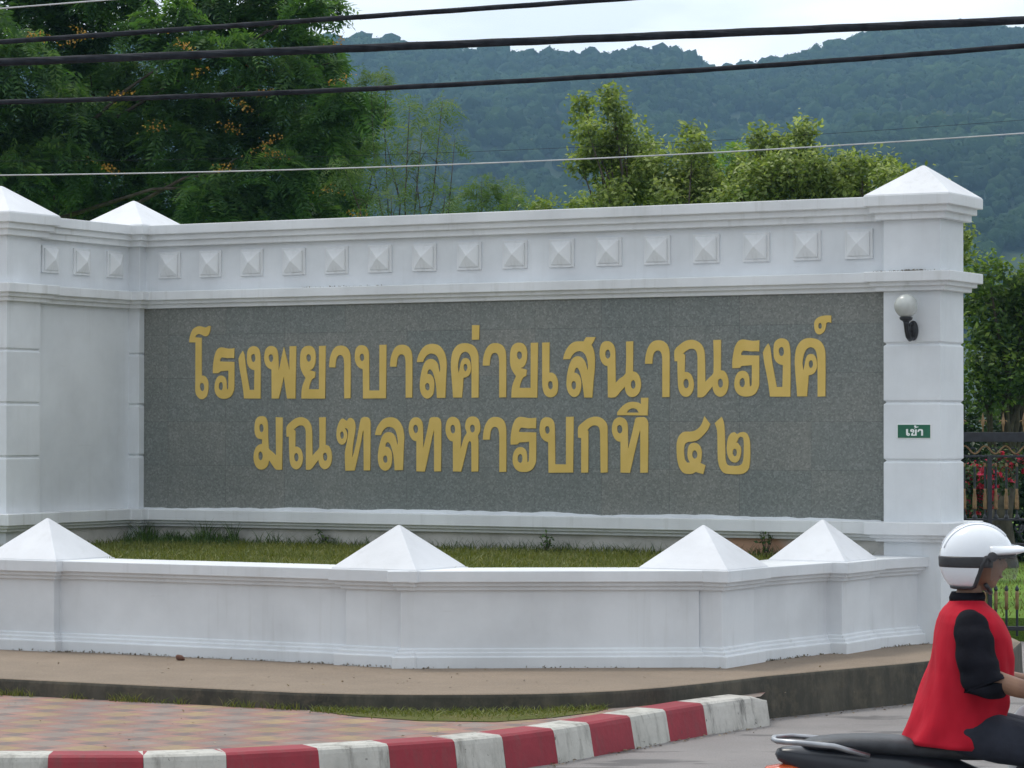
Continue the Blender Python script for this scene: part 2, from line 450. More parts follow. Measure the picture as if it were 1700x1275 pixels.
# ------------------------------------------------------------------ mesh helpers
class MB:
    def __init__(s):
        s.v = []; s.f = []; s.m = []
    def add(s, vs, fs, mi=0):
        o = len(s.v)
        s.v += [tuple(p) for p in vs]
        s.f += [tuple(i + o for i in f) for f in fs]
        s.m += [mi] * len(fs)
        return s
    def box(s, x0, x1, y0, y1, z0, z1, mi=0):
        return s.prism([(x0, y0), (x1, y0), (x1, y1), (x0, y1)], z0, z1, mi=mi)
    def prism(s, poly, z0, z1, cb=0.0, ct=0.0, mi=0):
        """extruded plan polygon (counter-clockwise), cb / ct chamfer its bottom / top edge"""
        rings = []
        if cb: rings.append((offset(poly, -cb), z0)); rings.append((poly, z0 + cb))
        else: rings.append((poly, z0))
        if ct: rings.append((poly, z1 - ct)); rings.append((offset(poly, -ct), z1))
        else: rings.append((poly, z1))
        n = len(poly)
        vs = [(x, y, z) for p, z in rings for x, y in p]
        fs = [tuple(range(n - 1, -1, -1)), tuple((len(rings) - 1) * n + i for i in range(n))]
        for k in range(len(rings) - 1):
            for i in range(n):
                j = (i + 1) % n
                fs.append((k * n + i, k * n + j, (k + 1) * n + j, (k + 1) * n + i))
        return s.add(vs, fs, mi)
    def stack(s, poly, prof, mi=0):
        """one closed solid from a plan polygon and a profile of (offset, height)"""
        rr = [[(x, y, z) for x, y in (offset(poly, d) if d else poly)] for d, z in prof]
        return s.rings(rr, mi)
    def tube(s, pts, radii, n=8, mi=0, cap=True):
        pts = [Vector(p) for p in pts]
        if not hasattr(radii, '__len__'): radii = [radii] * len(pts)
        rings = []; prev = None
        for i, p in enumerate(pts):
            d = (pts[min(i + 1, len(pts) - 1)] - pts[max(i - 1, 0)]).normalized()
            if prev is None:
                a = Vector((0, 0, 1)) if abs(d.z) < 0.9 else Vector((1, 0, 0))
                u = d.cross(a).normalized()
            else:
                u = (prev - d * prev.dot(d)).normalized()
            prev = u; w = d.cross(u)
            r = radii[i]
            ru, rw = r if hasattr(r, '__len__') else (r, r)
            rings.append([p + u * (math.cos(2 * math.pi * k / n) * ru) + w * (math.sin(2 * math.pi * k / n) * rw) for k in range(n)])
        vs = [tuple(q) for r in rings for q in r]
        fs = []
        for i in range(len(rings) - 1):
            for k in range(n):
                l = (k + 1) % n
                fs.append((i * n + k, i * n + l, (i + 1) * n + l, (i + 1) * n + k))
        if cap:
            fs.append(tuple(range(n - 1, -1, -1)))
            fs.append(tuple((len(rings) - 1) * n + k for k in range(n)))
        return s.add(vs, fs, mi)
    def lathe(s, prof, c=(0, 0, 0), n=16, axis='Z', mi=0):
        vs = []; fs = []
        for r, h in prof:
            for k in range(n):
                a = 2 * math.pi * k / n
                x, y = r * math.cos(a), r * math.sin(a)
                p = {'Z': (x, y, h), 'Y': (x, -h, y), 'X': (h, x, y)}[axis]
                vs.append((p[0] + c[0], p[1] + c[1], p[2] + c[2]))
        for i in range(len(prof) - 1):
            for k in range(n):
                l = (k + 1) % n
                fs.append((i * n + k, i * n + l, (i + 1) * n + l, (i + 1) * n + k))
        fs.append(tuple(range(n - 1, -1, -1)))
        fs.append(tuple((len(prof) - 1) * n + k for k in range(n)))
        return s.add(vs, fs, mi)
    def rings(s, rr, mi=0, cap=True):
        """loft through rings of points"""
        n = len(rr[0]); vs = [tuple(p) for r in rr for p in r]; fs = []
        for i in range(len(rr) - 1):
            for k in range(n):
                l = (k + 1) % n
                fs.append((i * n + k, i * n + l, (i + 1) * n + l, (i + 1) * n + k))
        if cap:
            fs.append(tuple(range(n - 1, -1, -1)))
            fs.append(tuple((len(rr) - 1) * n + k for k in range(n)))
        return s.add(vs, fs, mi)
    def build(s, name, mat, parent=None, smooth=False, bevel=0.0, subsurf=0, seg=2):
        me = bpy.data.meshes.new(name)
        me.from_pydata(s.v, [], s.f)
        for m in (mat if isinstance(mat, (list, tuple)) else [mat]):
            me.materials.append(m)
        if any(s.m):
            me.polygons.foreach_set("material_index", s.m)
        me.validate(); me.update()
        bm = bmesh.new(); bm.from_mesh(me)
        bmesh.ops.recalc_face_normals(bm, faces=bm.faces)
        bm.to_mesh(me); bm.free()
        o = bpy.data.objects.new(name, me)
        C.objects.link(o)
        if parent is not None: o.parent = parent
        if smooth:
            me.polygons.foreach_set("use_smooth", [True] * len(me.polygons))
        if bevel:
            b = o.modifiers.new("bevel", 'BEVEL'); b.width = bevel; b.segments = seg
            b.limit_method = 'ANGLE'; b.angle_limit = rad(25)
        if subsurf:
            q = o.modifiers.new("subsurf", 'SUBSURF'); q.levels = subsurf; q.render_levels = subsurf
        return o

def offset(poly, d):
    """mitred outward offset of a counter-clockwise plan polygon"""
    out = []; n = len(poly)
    for i in range(n):
        p0, p1, p2 = Vector(poly[i - 1]), Vector(poly[i]), Vector(poly[(i + 1) % n])
        a = (p1 - p0).normalized(); b = (p2 - p1).normalized()
        na = Vector((a.y, -a.x)); nb = Vector((b.y, -b.x))
        k = na + nb
        out.append(tuple(p1 + k * (d / max(0.25, 1 + na.dot(nb)))))
    return out

def tag(o, label=None, cat=None, group=None, kind=None):
    if label: o['label'] = label
    if cat: o['category'] = cat
    if group: o['group'] = group
    if kind: o['kind'] = kind
    return o

def thing(name, label, cat, loc=(0, 0, 0), rz=0.0, group=None):
    o = bpy.data.objects.new(name, None)
    o.empty_display_size = 0.2
    C.objects.link(o)
    o.location = loc
    o.rotation_euler = (0, 0, rz)
    return tag(o, label, cat, group)

def raw_mesh(name, verts, faces, mat, parent=None, smooth=False, attr=None, attr_name="leaf"):
    """numpy arrays -> mesh object; faces is (n,3) or (n,4)"""
    me = bpy.data.meshes.new(name)
    nv, nf, k = len(verts), len(faces), faces.shape[1]
    me.vertices.add(nv); me.vertices.foreach_set("co", np.asarray(verts, np.float32).ravel())
    me.loops.add(nf * k); me.loops.foreach_set("vertex_index", np.asarray(faces, np.int32).ravel())
    me.polygons.add(nf); me.polygons.foreach_set("loop_start", np.arange(0, nf * k, k, dtype=np.int32))
    me.polygons.foreach_set("use_smooth", np.full(nf, smooth))
    me.materials.append(mat)
    me.update(calc_edges=True)
    if attr is not None:
        a = me.attributes.new(attr_name, 'FLOAT', 'FACE')
        a.data.foreach_set("value", np.asarray(attr, np.float32))
    o = bpy.data.objects.new(name, me)
    C.objects.link(o)
    if parent is not None: o.parent = parent
    return o

# ------------------------------------------------------------------ data measured for the lettering, trees and cables (metres)
LETTERS = [['-6585,2703 -6585,2716 -6585,2729 -6581,2748 -6574,2768 -6564,2792 -6551,2813 -6535,2826 -6516,2835 -6496,2841 -6475,2843 -6457,2840 -6441,2836 -6429,2832 -6418,2829 -6405,2832 -6393,2836 -6388,2839 -6382,2842 -6372,2843 -6360,2842 -6361,2826 -6363,2810 -6369,2790 -6377,2771 -6387,2761 -6400,2755 -6413,2754 -6427,2757 -6444,2765 -6461,2772 -6475,2776 -6489,2776 -6502,2772 -6514,2765 -6520,2756 -6526,2745 -6456,2740 -6455,2403 -6444,2405 -6433,2405 -6419,2399 -6405,2388 -6394,2372 -6386,2354 -6383,2335 -6382,2315 -6382,2292 -6385,2270 -6390,2246 -6398,2225 -6410,2213 -6425,2204 -6439,2199 -6453,2198 -6467,2201 -6480,2208 -6495,2221 -6508,2236 -6515,2253 -6519,2270 -6520,2297 -6519,2327 -6519,2494 -6519,2702','-6474,2310 -6472,2324 -6467,2336 -6459,2340 -6449,2343 -6438,2340 -6430,2335 -6425,2324 -6423,2309 -6423,2295 -6426,2281 -6433,2273 -6443,2265 -6455,2270 -6464,2276 -6470,2292'],
['-6330,2427 -6332,2444 -6332,2461 -6330,2488 -6327,2517 -6321,2551 -6313,2584 -6303,2609 -6290,2629 -6278,2641 -6263,2649 -6246,2652 -6229,2651 -6206,2647 -6182,2642 -6161,2640 -6141,2640 -6124,2641 -6107,2644 -6107,2557 -6124,2559 -6141,2560 -6158,2559 -6174,2558 -6192,2560 -6208,2563 -6224,2565 -6240,2567 -6249,2557 -6256,2548 -6258,2538 -6259,2528 -6107,2523 -6106,2398 -6106,2296 -6109,2276 -6117,2257 -6127,2239 -6140,2224 -6155,2213 -6173,2206 -6193,2202 -6214,2201 -6235,2203 -6255,2207 -6273,2217 -6289,2230 -6301,2248 -6309,2269 -6313,2291 -6312,2314 -6309,2338 -6303,2359 -6294,2376 -6283,2391 -6270,2398 -6255,2403 -6242,2404 -6228,2401 -6214,2394 -6201,2383 -6193,2366 -6189,2347 -6187,2324 -6186,2302 -6185,2292 -6183,2282 -6174,2280 -6169,2288 -6166,2297 -6165,2365 -6165,2450 -6186,2448 -6208,2446 -6234,2445 -6256,2443 -6262,2436 -6269,2429 -6297,2427','-6271,2308 -6269,2323 -6265,2336 -6257,2344 -6247,2350 -6238,2347 -6231,2342 -6226,2329 -6224,2314 -6225,2301 -6228,2289 -6233,2281 -6239,2273 -6249,2275 -6258,2278 -6264,2284 -6269,2292 -6271,2300'],
['-6059,2550 -6043,2585 -6016,2618 -6007,2603 -6000,2587 -5991,2531 -5982,2469 -5974,2424 -5965,2379 -5955,2329 -5944,2276 -5893,2276 -5890,2450 -5904,2453 -5918,2457 -5932,2464 -5945,2474 -5956,2490 -5965,2508 -5969,2532 -5969,2558 -5969,2588 -5965,2614 -5959,2629 -5948,2642 -5934,2651 -5918,2657 -5905,2659 -5892,2658 -5878,2655 -5865,2649 -5852,2638 -5842,2624 -5835,2598 -5831,2568 -5829,2535 -5828,2501 -5828,2366 -5827,2202 -5999,2203 -6004,2241 -6009,2279 -6018,2328 -6028,2380 -6048,2467','-5929,2558 -5927,2571 -5922,2582 -5914,2588 -5903,2593 -5894,2591 -5887,2586 -5883,2574 -5881,2560 -5881,2545 -5884,2533 -5890,2525 -5898,2517 -5918,2524 -5925,2542'],
['-5710,2202 -5712,2455 -5725,2459 -5737,2463 -5753,2473 -5768,2487 -5779,2509 -5787,2534 -5789,2556 -5787,2579 -5782,2605 -5774,2629 -5761,2643 -5744,2654 -5728,2658 -5711,2658 -5692,2653 -5675,2644 -5662,2631 -5654,2616 -5648,2592 -5644,2566 -5642,2534 -5640,2499 -5640,2463 -5640,2427 -5631,2463 -5621,2499 -5613,2535 -5604,2571 -5595,2607 -5585,2643 -5575,2610 -5565,2576 -5553,2537 -5542,2498 -5533,2465 -5525,2431 -5524,2653 -5459,2654 -5464,2201 -5549,2201 -5557,2239 -5564,2276 -5574,2335 -5584,2399 -5594,2360 -5604,2321 -5619,2264 -5637,2201','-5744,2556 -5743,2569 -5737,2580 -5730,2585 -5720,2589 -5702,2582 -5697,2569 -5693,2555 -5695,2542 -5699,2531 -5706,2523 -5715,2515 -5725,2519 -5733,2525 -5740,2539'],
['-5401,2200 -5401,2233 -5399,2265 -5394,2292 -5386,2320 -5372,2348 -5357,2377 -5372,2395 -5386,2414 -5399,2438 -5410,2464 -5414,2491 -5415,2519 -5415,2547 -5413,2574 -5408,2598 -5400,2619 -5388,2634 -5373,2646 -5354,2653 -5334,2655 -5315,2654 -5297,2648 -5282,2637 -5271,2623 -5263,2604 -5258,2584 -5256,2556 -5258,2529 -5261,2505 -5268,2485 -5276,2470 -5288,2457 -5303,2450 -5320,2444 -5260,2429 -5265,2380 -5281,2374 -5294,2366 -5307,2344 -5317,2319 -5323,2299 -5328,2278 -5220,2278 -5220,2652 -5156,2653 -5160,2199','-5353,2552 -5352,2565 -5347,2576 -5339,2581 -5330,2585 -5310,2578 -5305,2566 -5302,2553 -5303,2541 -5307,2529 -5316,2521 -5326,2514 -5336,2519 -5344,2525 -5350,2538'],
['-5116,2468 -5116,2492 -5114,2516 -5109,2544 -5101,2571 -5091,2594 -5079,2615 -5064,2631 -5047,2644 -5025,2651 -5001,2653 -4978,2651 -4956,2644 -4938,2633 -4923,2618 -4913,2600 -4906,2580 -4902,2553 -4901,2525 -4900,2380 -4900,2201 -4962,2199 -4963,2361 -4963,2493 -4965,2519 -4968,2542 -4975,2556 -4984,2567 -4996,2573 -5010,2573 -5023,2569 -5033,2561 -5042,2546 -5049,2526 -5053,2498 -5055,2467'],
['-4772,2198 -4775,2449 -4791,2454 -4807,2460 -4823,2472 -4837,2486 -4847,2507 -4855,2530 -4856,2555 -4855,2579 -4851,2602 -4845,2623 -4834,2637 -4820,2648 -4805,2652 -4788,2653 -4770,2650 -4752,2644 -4737,2632 -4726,2616 -4719,2595 -4716,2572 -4714,2435 -4713,2264 -4608,2264 -4608,2653 -4542,2654 -4544,2199','-4808,2551 -4807,2563 -4803,2573 -4796,2579 -4788,2583 -4770,2578 -4764,2564 -4761,2551 -4761,2539 -4765,2529 -4771,2522 -4780,2515 -4790,2517 -4798,2522 -4805,2536'],
['-4502,2469 -4501,2493 -4499,2516 -4494,2544 -4486,2571 -4476,2593 -4464,2614 -4449,2630 -4431,2643 -4409,2650 -4385,2652 -4361,2650 -4339,2643 -4321,2632 -4306,2617 -4296,2599 -4289,2579 -4285,2553 -4284,2525 -4283,2381 -4283,2205 -4346,2203 -4346,2363 -4347,2493 -4348,2519 -4352,2542 -4358,2556 -4368,2567 -4380,2572 -4394,2573 -4407,2569 -4418,2561 -4427,2546 -4433,2527 -4437,2499 -4440,2468'],
['-4236,2505 -4232,2525 -4227,2545 -4216,2569 -4202,2593 -4182,2618 -4158,2638 -4134,2649 -4108,2654 -4083,2656 -4058,2653 -4035,2647 -4014,2636 -3994,2618 -3977,2596 -3964,2573 -3955,2547 -3948,2516 -3945,2483 -3947,2432 -3951,2375 -3954,2292 -3957,2201 -4038,2199 -4040,2234 -4042,2268 -4046,2302 -4051,2333 -4057,2355 -4064,2376 -4071,2399 -4080,2419 -4090,2432 -4101,2441 -4109,2442 -4118,2441 -4124,2434 -4130,2425 -4133,2413 -4135,2400 -4121,2400 -4107,2398 -4094,2389 -4082,2376 -4073,2359 -4067,2338 -4066,2315 -4067,2290 -4070,2262 -4076,2236 -4087,2219 -4101,2206 -4116,2198 -4132,2195 -4148,2197 -4164,2204 -4177,2216 -4189,2231 -4199,2254 -4205,2280 -4207,2307 -4205,2334 -4201,2366 -4195,2399 -4187,2432 -4177,2463 -4165,2487 -4152,2506 -4137,2518 -4120,2526 -4105,2528 -4089,2527 -4073,2523 -4058,2514 -4043,2501 -4032,2484 -4023,2449 -4014,2408 -4008,2424 -4005,2440 -4006,2461 -4010,2483 -4015,2506 -4023,2527 -4032,2544 -4045,2559 -4063,2569 -4083,2575 -4098,2576 -4114,2573 -4130,2566 -4145,2555 -4158,2541 -4168,2526 -4173,2515 -4177,2505','-4157,2296 -4156,2307 -4151,2317 -4144,2323 -4135,2328 -4125,2325 -4117,2320 -4112,2309 -4110,2296 -4110,2282 -4113,2271 -4121,2265 -4130,2260 -4140,2264 -4149,2269 -4155,2281'],
['-3880,2203 -3883,2235 -3885,2267 -3890,2320 -3895,2375 -3899,2419 -3902,2461 -3901,2500 -3898,2536 -3892,2564 -3883,2590 -3869,2612 -3852,2630 -3835,2643 -3815,2651 -3791,2656 -3766,2657 -3740,2655 -3716,2649 -3693,2639 -3673,2625 -3657,2605 -3646,2582 -3639,2558 -3636,2533 -3635,2385 -3635,2202 -3701,2200 -3701,2304 -3701,2395 -3701,2440 -3702,2480 -3704,2505 -3707,2529 -3714,2550 -3725,2569 -3738,2579 -3753,2586 -3769,2587 -3784,2583 -3798,2574 -3809,2562 -3819,2542 -3827,2519 -3834,2491 -3837,2460 -3833,2429 -3827,2398 -3821,2424 -3815,2449 -3811,2472 -3806,2492 -3799,2509 -3790,2522 -3779,2529 -3765,2533 -3751,2531 -3737,2526 -3725,2513 -3716,2497 -3711,2476 -3708,2454 -3709,2435 -3712,2416 -3720,2399 -3732,2384 -3745,2377 -3759,2372 -3770,2370 -3781,2369 -3785,2328 -3788,2288 -3792,2246 -3796,2202','-3781,2454 -3780,2466 -3776,2476 -3770,2482 -3762,2486 -3753,2483 -3747,2479 -3742,2467 -3740,2454 -3742,2443 -3747,2433 -3753,2425 -3761,2419 -3769,2424 -3775,2430 -3779,2441'],
['-3697,2807 -3630,2806 -3632,2687 -3698,2687'],
['-3593,2469 -3592,2493 -3590,2518 -3585,2545 -3577,2572 -3567,2595 -3554,2616 -3539,2632 -3521,2645 -3498,2652 -3474,2654 -3450,2652 -3428,2645 -3409,2634 -3394,2619 -3384,2601 -3377,2581 -3373,2555 -3372,2526 -3371,2381 -3371,2203 -3435,2201 -3435,2363 -3435,2494 -3437,2520 -3441,2543 -3447,2557 -3457,2569 -3470,2574 -3483,2574 -3497,2571 -3507,2563 -3517,2547 -3523,2528 -3527,2500 -3530,2469'],
['-3319,2200 -3318,2233 -3316,2264 -3311,2292 -3303,2320 -3289,2348 -3274,2377 -3289,2395 -3303,2413 -3317,2437 -3327,2463 -3331,2491 -3332,2519 -3332,2547 -3330,2574 -3325,2597 -3317,2618 -3305,2633 -3290,2645 -3271,2652 -3250,2654 -3231,2653 -3213,2647 -3198,2636 -3186,2622 -3178,2603 -3173,2583 -3172,2556 -3173,2528 -3177,2505 -3184,2484 -3192,2469 -3203,2457 -3219,2449 -3237,2444 -3176,2429 -3181,2379 -3197,2373 -3210,2365 -3223,2344 -3234,2319 -3240,2299 -3244,2278 -3136,2278 -3135,2651 -3070,2652 -3075,2199','-3270,2551 -3268,2564 -3263,2575 -3256,2580 -3246,2584 -3226,2577 -3221,2565 -3218,2553 -3219,2540 -3223,2528 -3232,2520 -3242,2513 -3252,2518 -3261,2524 -3267,2537'],
['-3028,2652 -2962,2653 -2963,2402 -2947,2403 -2932,2401 -2916,2392 -2902,2378 -2891,2358 -2884,2336 -2881,2310 -2882,2283 -2884,2258 -2890,2236 -2900,2221 -2914,2209 -2931,2202 -2950,2199 -2968,2202 -2986,2210 -2999,2221 -3010,2236 -3018,2259 -3024,2284 -3026,2305 -3027,2326 -3027,2471','-2975,2299 -2974,2314 -2970,2326 -2963,2332 -2953,2336 -2943,2333 -2935,2329 -2930,2315 -2927,2299 -2928,2286 -2932,2275 -2939,2268 -2949,2262 -2958,2266 -2965,2271 -2971,2284'],
['-2831,2514 -2827,2533 -2822,2551 -2813,2572 -2801,2593 -2787,2612 -2771,2629 -2751,2643 -2730,2653 -2709,2657 -2688,2658 -2665,2658 -2641,2657 -2635,2666 -2629,2675 -2623,2683 -2617,2691 -2534,2691 -2540,2677 -2546,2663 -2557,2646 -2570,2629 -2559,2607 -2550,2585 -2542,2554 -2538,2522 -2538,2476 -2540,2427 -2546,2376 -2552,2323 -2557,2261 -2561,2197 -2634,2198 -2638,2229 -2643,2261 -2647,2293 -2652,2324 -2658,2350 -2664,2376 -2671,2398 -2680,2418 -2687,2431 -2696,2442 -2712,2443 -2718,2433 -2723,2424 -2727,2412 -2729,2400 -2717,2398 -2706,2395 -2693,2386 -2682,2374 -2673,2358 -2668,2339 -2664,2319 -2664,2297 -2667,2273 -2672,2250 -2680,2232 -2691,2217 -2706,2207 -2723,2202 -2740,2204 -2755,2211 -2770,2224 -2783,2240 -2792,2263 -2798,2288 -2800,2316 -2798,2346 -2795,2377 -2789,2409 -2781,2441 -2771,2472 -2759,2495 -2744,2515 -2728,2527 -2712,2534 -2697,2536 -2682,2534 -2666,2527 -2652,2518 -2638,2501 -2625,2481 -2615,2448 -2605,2412 -2601,2431 -2598,2449 -2600,2474 -2605,2501 -2614,2527 -2625,2549 -2638,2563 -2652,2573 -2667,2578 -2682,2580 -2700,2577 -2718,2571 -2733,2560 -2747,2547 -2758,2531 -2767,2514','-2755,2298 -2754,2312 -2749,2324 -2743,2330 -2734,2335 -2725,2331 -2717,2326 -2712,2315 -2710,2301 -2711,2286 -2715,2274 -2721,2267 -2729,2261 -2739,2264 -2747,2270 -2753,2283'],
['-2416,2198 -2419,2454 -2435,2457 -2450,2463 -2465,2477 -2478,2495 -2487,2519 -2492,2546 -2492,2577 -2487,2607 -2480,2627 -2468,2643 -2450,2653 -2430,2656 -2410,2655 -2392,2648 -2376,2636 -2364,2620 -2355,2596 -2351,2569 -2349,2453 -2348,2311 -2328,2331 -2307,2350 -2275,2368 -2253,2392 -2248,2507 -2250,2650 -2188,2652 -2190,2407 -2173,2403 -2158,2397 -2143,2384 -2131,2366 -2122,2343 -2117,2318 -2116,2293 -2120,2270 -2126,2247 -2137,2227 -2153,2213 -2171,2203 -2188,2199 -2205,2200 -2222,2205 -2236,2216 -2247,2231 -2255,2250 -2259,2268 -2261,2286 -2284,2263 -2307,2240 -2327,2216 -2350,2198 -2382,2195','-2444,2548 -2442,2563 -2438,2576 -2430,2584 -2420,2590 -2411,2587 -2403,2582 -2396,2567 -2393,2551 -2394,2538 -2398,2526 -2406,2518 -2416,2511 -2427,2515 -2435,2521 -2441,2533','-2209,2294 -2208,2310 -2204,2325 -2196,2332 -2187,2339 -2178,2335 -2171,2330 -2166,2316 -2163,2300 -2164,2287 -2168,2276 -2176,2269 -2185,2263 -2193,2267 -2201,2272 -2206,2282'],
['-2077,2470 -2076,2494 -2074,2518 -2069,2547 -2061,2574 -2051,2597 -2038,2618 -2024,2635 -2005,2648 -1983,2655 -1959,2657 -1935,2655 -1913,2648 -1895,2636 -1880,2622 -1870,2603 -1863,2583 -1859,2556 -1858,2527 -1858,2380 -1858,2199 -1921,2197 -1921,2361 -1921,2495 -1922,2521 -1926,2545 -1933,2559 -1942,2570 -1955,2576 -1968,2576 -1981,2572 -1992,2564 -2001,2548 -2008,2529 -2012,2500 -2014,2469'],
['-1811,2488 -1814,2533 -1812,2572 -1794,2597 -1768,2616 -1742,2634 -1715,2648 -1688,2655 -1662,2657 -1638,2654 -1616,2647 -1594,2635 -1576,2620 -1560,2597 -1549,2571 -1544,2537 -1543,2500 -1541,2414 -1540,2314 -1522,2332 -1503,2350 -1480,2368 -1464,2391 -1462,2508 -1466,2652 -1401,2653 -1402,2409 -1386,2407 -1372,2402 -1359,2389 -1348,2372 -1340,2350 -1335,2325 -1334,2298 -1338,2271 -1345,2247 -1356,2226 -1369,2213 -1385,2203 -1401,2199 -1418,2200 -1434,2207 -1448,2218 -1459,2233 -1466,2250 -1471,2267 -1474,2284 -1495,2259 -1516,2236 -1535,2214 -1556,2197 -1580,2194 -1606,2196 -1606,2371 -1606,2512 -1608,2534 -1612,2554 -1619,2568 -1629,2578 -1641,2585 -1655,2587 -1672,2586 -1688,2582 -1704,2573 -1718,2564 -1727,2556 -1736,2547 -1720,2537 -1723,2397 -1709,2397 -1695,2396 -1679,2387 -1665,2375 -1654,2355 -1646,2333 -1642,2312 -1641,2291 -1644,2266 -1651,2243 -1662,2225 -1675,2211 -1691,2202 -1708,2199 -1727,2202 -1744,2211 -1758,2226 -1768,2244 -1775,2264 -1779,2286 -1782,2337 -1784,2394 -1785,2441 -1786,2488','-1734,2303 -1733,2318 -1728,2331 -1721,2339 -1711,2345 -1701,2341 -1692,2336 -1686,2322 -1683,2307 -1684,2292 -1688,2279 -1697,2271 -1707,2265 -1716,2268 -1724,2273 -1730,2287','-1428,2307 -1427,2321 -1423,2334 -1415,2340 -1406,2345 -1397,2342 -1389,2337 -1383,2324 -1380,2309 -1381,2294 -1385,2281 -1393,2274 -1402,2268 -1411,2272 -1419,2277 -1425,2291'],
['-1298,2426 -1299,2444 -1300,2461 -1298,2488 -1294,2517 -1288,2552 -1280,2585 -1269,2610 -1256,2630 -1243,2642 -1228,2650 -1211,2653 -1193,2652 -1168,2648 -1143,2644 -1122,2641 -1101,2641 -1084,2642 -1066,2645 -1066,2558 -1084,2559 -1101,2560 -1119,2559 -1136,2559 -1154,2561 -1172,2564 -1188,2565 -1204,2567 -1213,2558 -1221,2548 -1223,2538 -1224,2528 -1066,2523 -1066,2397 -1066,2294 -1070,2274 -1078,2255 -1088,2237 -1101,2221 -1118,2211 -1137,2203 -1157,2200 -1179,2199 -1200,2200 -1221,2205 -1240,2214 -1256,2228 -1269,2246 -1277,2267 -1281,2290 -1280,2313 -1277,2336 -1270,2358 -1261,2375 -1249,2390 -1236,2398 -1221,2402 -1207,2403 -1193,2401 -1177,2393 -1165,2382 -1157,2365 -1152,2346 -1150,2322 -1149,2301 -1148,2290 -1146,2280 -1136,2278 -1131,2286 -1128,2295 -1127,2364 -1127,2450 -1149,2448 -1172,2446 -1198,2445 -1221,2443 -1228,2435 -1235,2428 -1264,2427','-1238,2307 -1236,2321 -1231,2335 -1222,2342 -1212,2349 -1203,2345 -1195,2341 -1191,2327 -1188,2312 -1189,2299 -1193,2287 -1198,2279 -1204,2272 -1214,2273 -1224,2276 -1230,2282 -1235,2290 -1237,2298'],
['-1031,2548 -1014,2584 -987,2617 -977,2601 -970,2585 -962,2529 -953,2466 -944,2421 -935,2376 -925,2325 -914,2272 -862,2272 -858,2447 -873,2450 -887,2454 -901,2462 -914,2472 -926,2487 -935,2506 -938,2530 -939,2556 -938,2586 -935,2613 -928,2628 -917,2641 -902,2650 -887,2656 -873,2658 -860,2657 -845,2653 -832,2647 -819,2636 -809,2622 -802,2596 -798,2566 -796,2533 -796,2498 -795,2362 -796,2197 -970,2198 -975,2236 -980,2275 -989,2324 -999,2376 -1019,2464','-898,2556 -896,2569 -891,2581 -882,2587 -872,2592 -863,2589 -855,2585 -851,2572 -849,2558 -849,2543 -853,2531 -859,2522 -866,2515 -887,2522 -893,2539'],
['-735,2199 -738,2232 -740,2264 -745,2317 -750,2372 -753,2417 -756,2459 -755,2498 -752,2535 -747,2563 -738,2589 -724,2611 -707,2630 -691,2642 -671,2651 -648,2656 -623,2657 -599,2654 -575,2648 -552,2638 -533,2624 -518,2604 -507,2581 -500,2557 -497,2532 -496,2383 -497,2198 -561,2196 -561,2301 -561,2393 -561,2438 -562,2479 -563,2504 -567,2527 -573,2549 -583,2568 -596,2579 -611,2585 -626,2586 -641,2582 -654,2573 -665,2561 -675,2541 -683,2518 -690,2489 -693,2459 -689,2427 -683,2396 -677,2422 -671,2448 -667,2470 -663,2491 -656,2507 -647,2521 -636,2528 -623,2531 -609,2530 -595,2525 -584,2512 -575,2495 -570,2474 -568,2452 -568,2433 -571,2414 -580,2397 -591,2382 -603,2374 -617,2369 -628,2367 -639,2366 -642,2326 -646,2285 -650,2242 -653,2199','-639,2453 -638,2464 -634,2474 -627,2480 -619,2485 -611,2482 -605,2477 -601,2466 -599,2452 -601,2441 -605,2431 -612,2423 -619,2417 -627,2422 -633,2428 -637,2440'],
['-590,2754 -589,2772 -585,2789 -577,2801 -566,2812 -551,2820 -534,2827 -516,2830 -496,2832 -473,2832 -448,2831 -447,2776 -471,2783 -481,2778 -489,2772 -491,2757 -494,2740 -500,2722 -509,2705 -521,2695 -534,2688 -548,2686 -562,2689 -574,2699 -582,2712 -588,2732','-557,2753 -555,2763 -552,2771 -547,2775 -541,2777 -534,2774 -529,2770 -526,2762 -524,2751 -526,2741 -530,2733 -536,2729 -543,2726 -549,2730 -555,2735 -557,2744'],
['-5811,2046 -5834,2044 -5856,2037 -5871,2022 -5881,2002 -5886,1976 -5888,1946 -5887,1917 -5882,1891 -5873,1871 -5858,1856 -5834,1848 -5807,1844 -5810,1804 -5829,1800 -5847,1794 -5864,1782 -5877,1767 -5888,1743 -5895,1717 -5898,1692 -5896,1667 -5890,1642 -5880,1618 -5865,1600 -5847,1587 -5829,1582 -5810,1581 -5790,1585 -5773,1594 -5758,1608 -5747,1625 -5741,1645 -5736,1666 -5717,1642 -5699,1619 -5682,1598 -5661,1582 -5633,1580 -5602,1583 -5598,2034 -5666,2037 -5662,1700 -5684,1719 -5706,1737 -5728,1750 -5743,1767 -5749,1865 -5751,1965 -5754,1988 -5759,2008 -5767,2024 -5778,2037 -5794,2044','-5840,1943 -5839,1958 -5834,1970 -5827,1976 -5817,1980 -5808,1976 -5800,1970 -5795,1958 -5793,1943 -5794,1928 -5799,1916 -5807,1909 -5816,1903 -5826,1907 -5833,1913 -5838,1927','-5850,1699 -5849,1714 -5844,1727 -5837,1734 -5828,1740 -5818,1735 -5810,1730 -5804,1717 -5801,1703 -5802,1688 -5807,1674 -5815,1666 -5825,1658 -5835,1664 -5843,1670 -5848,1683'],
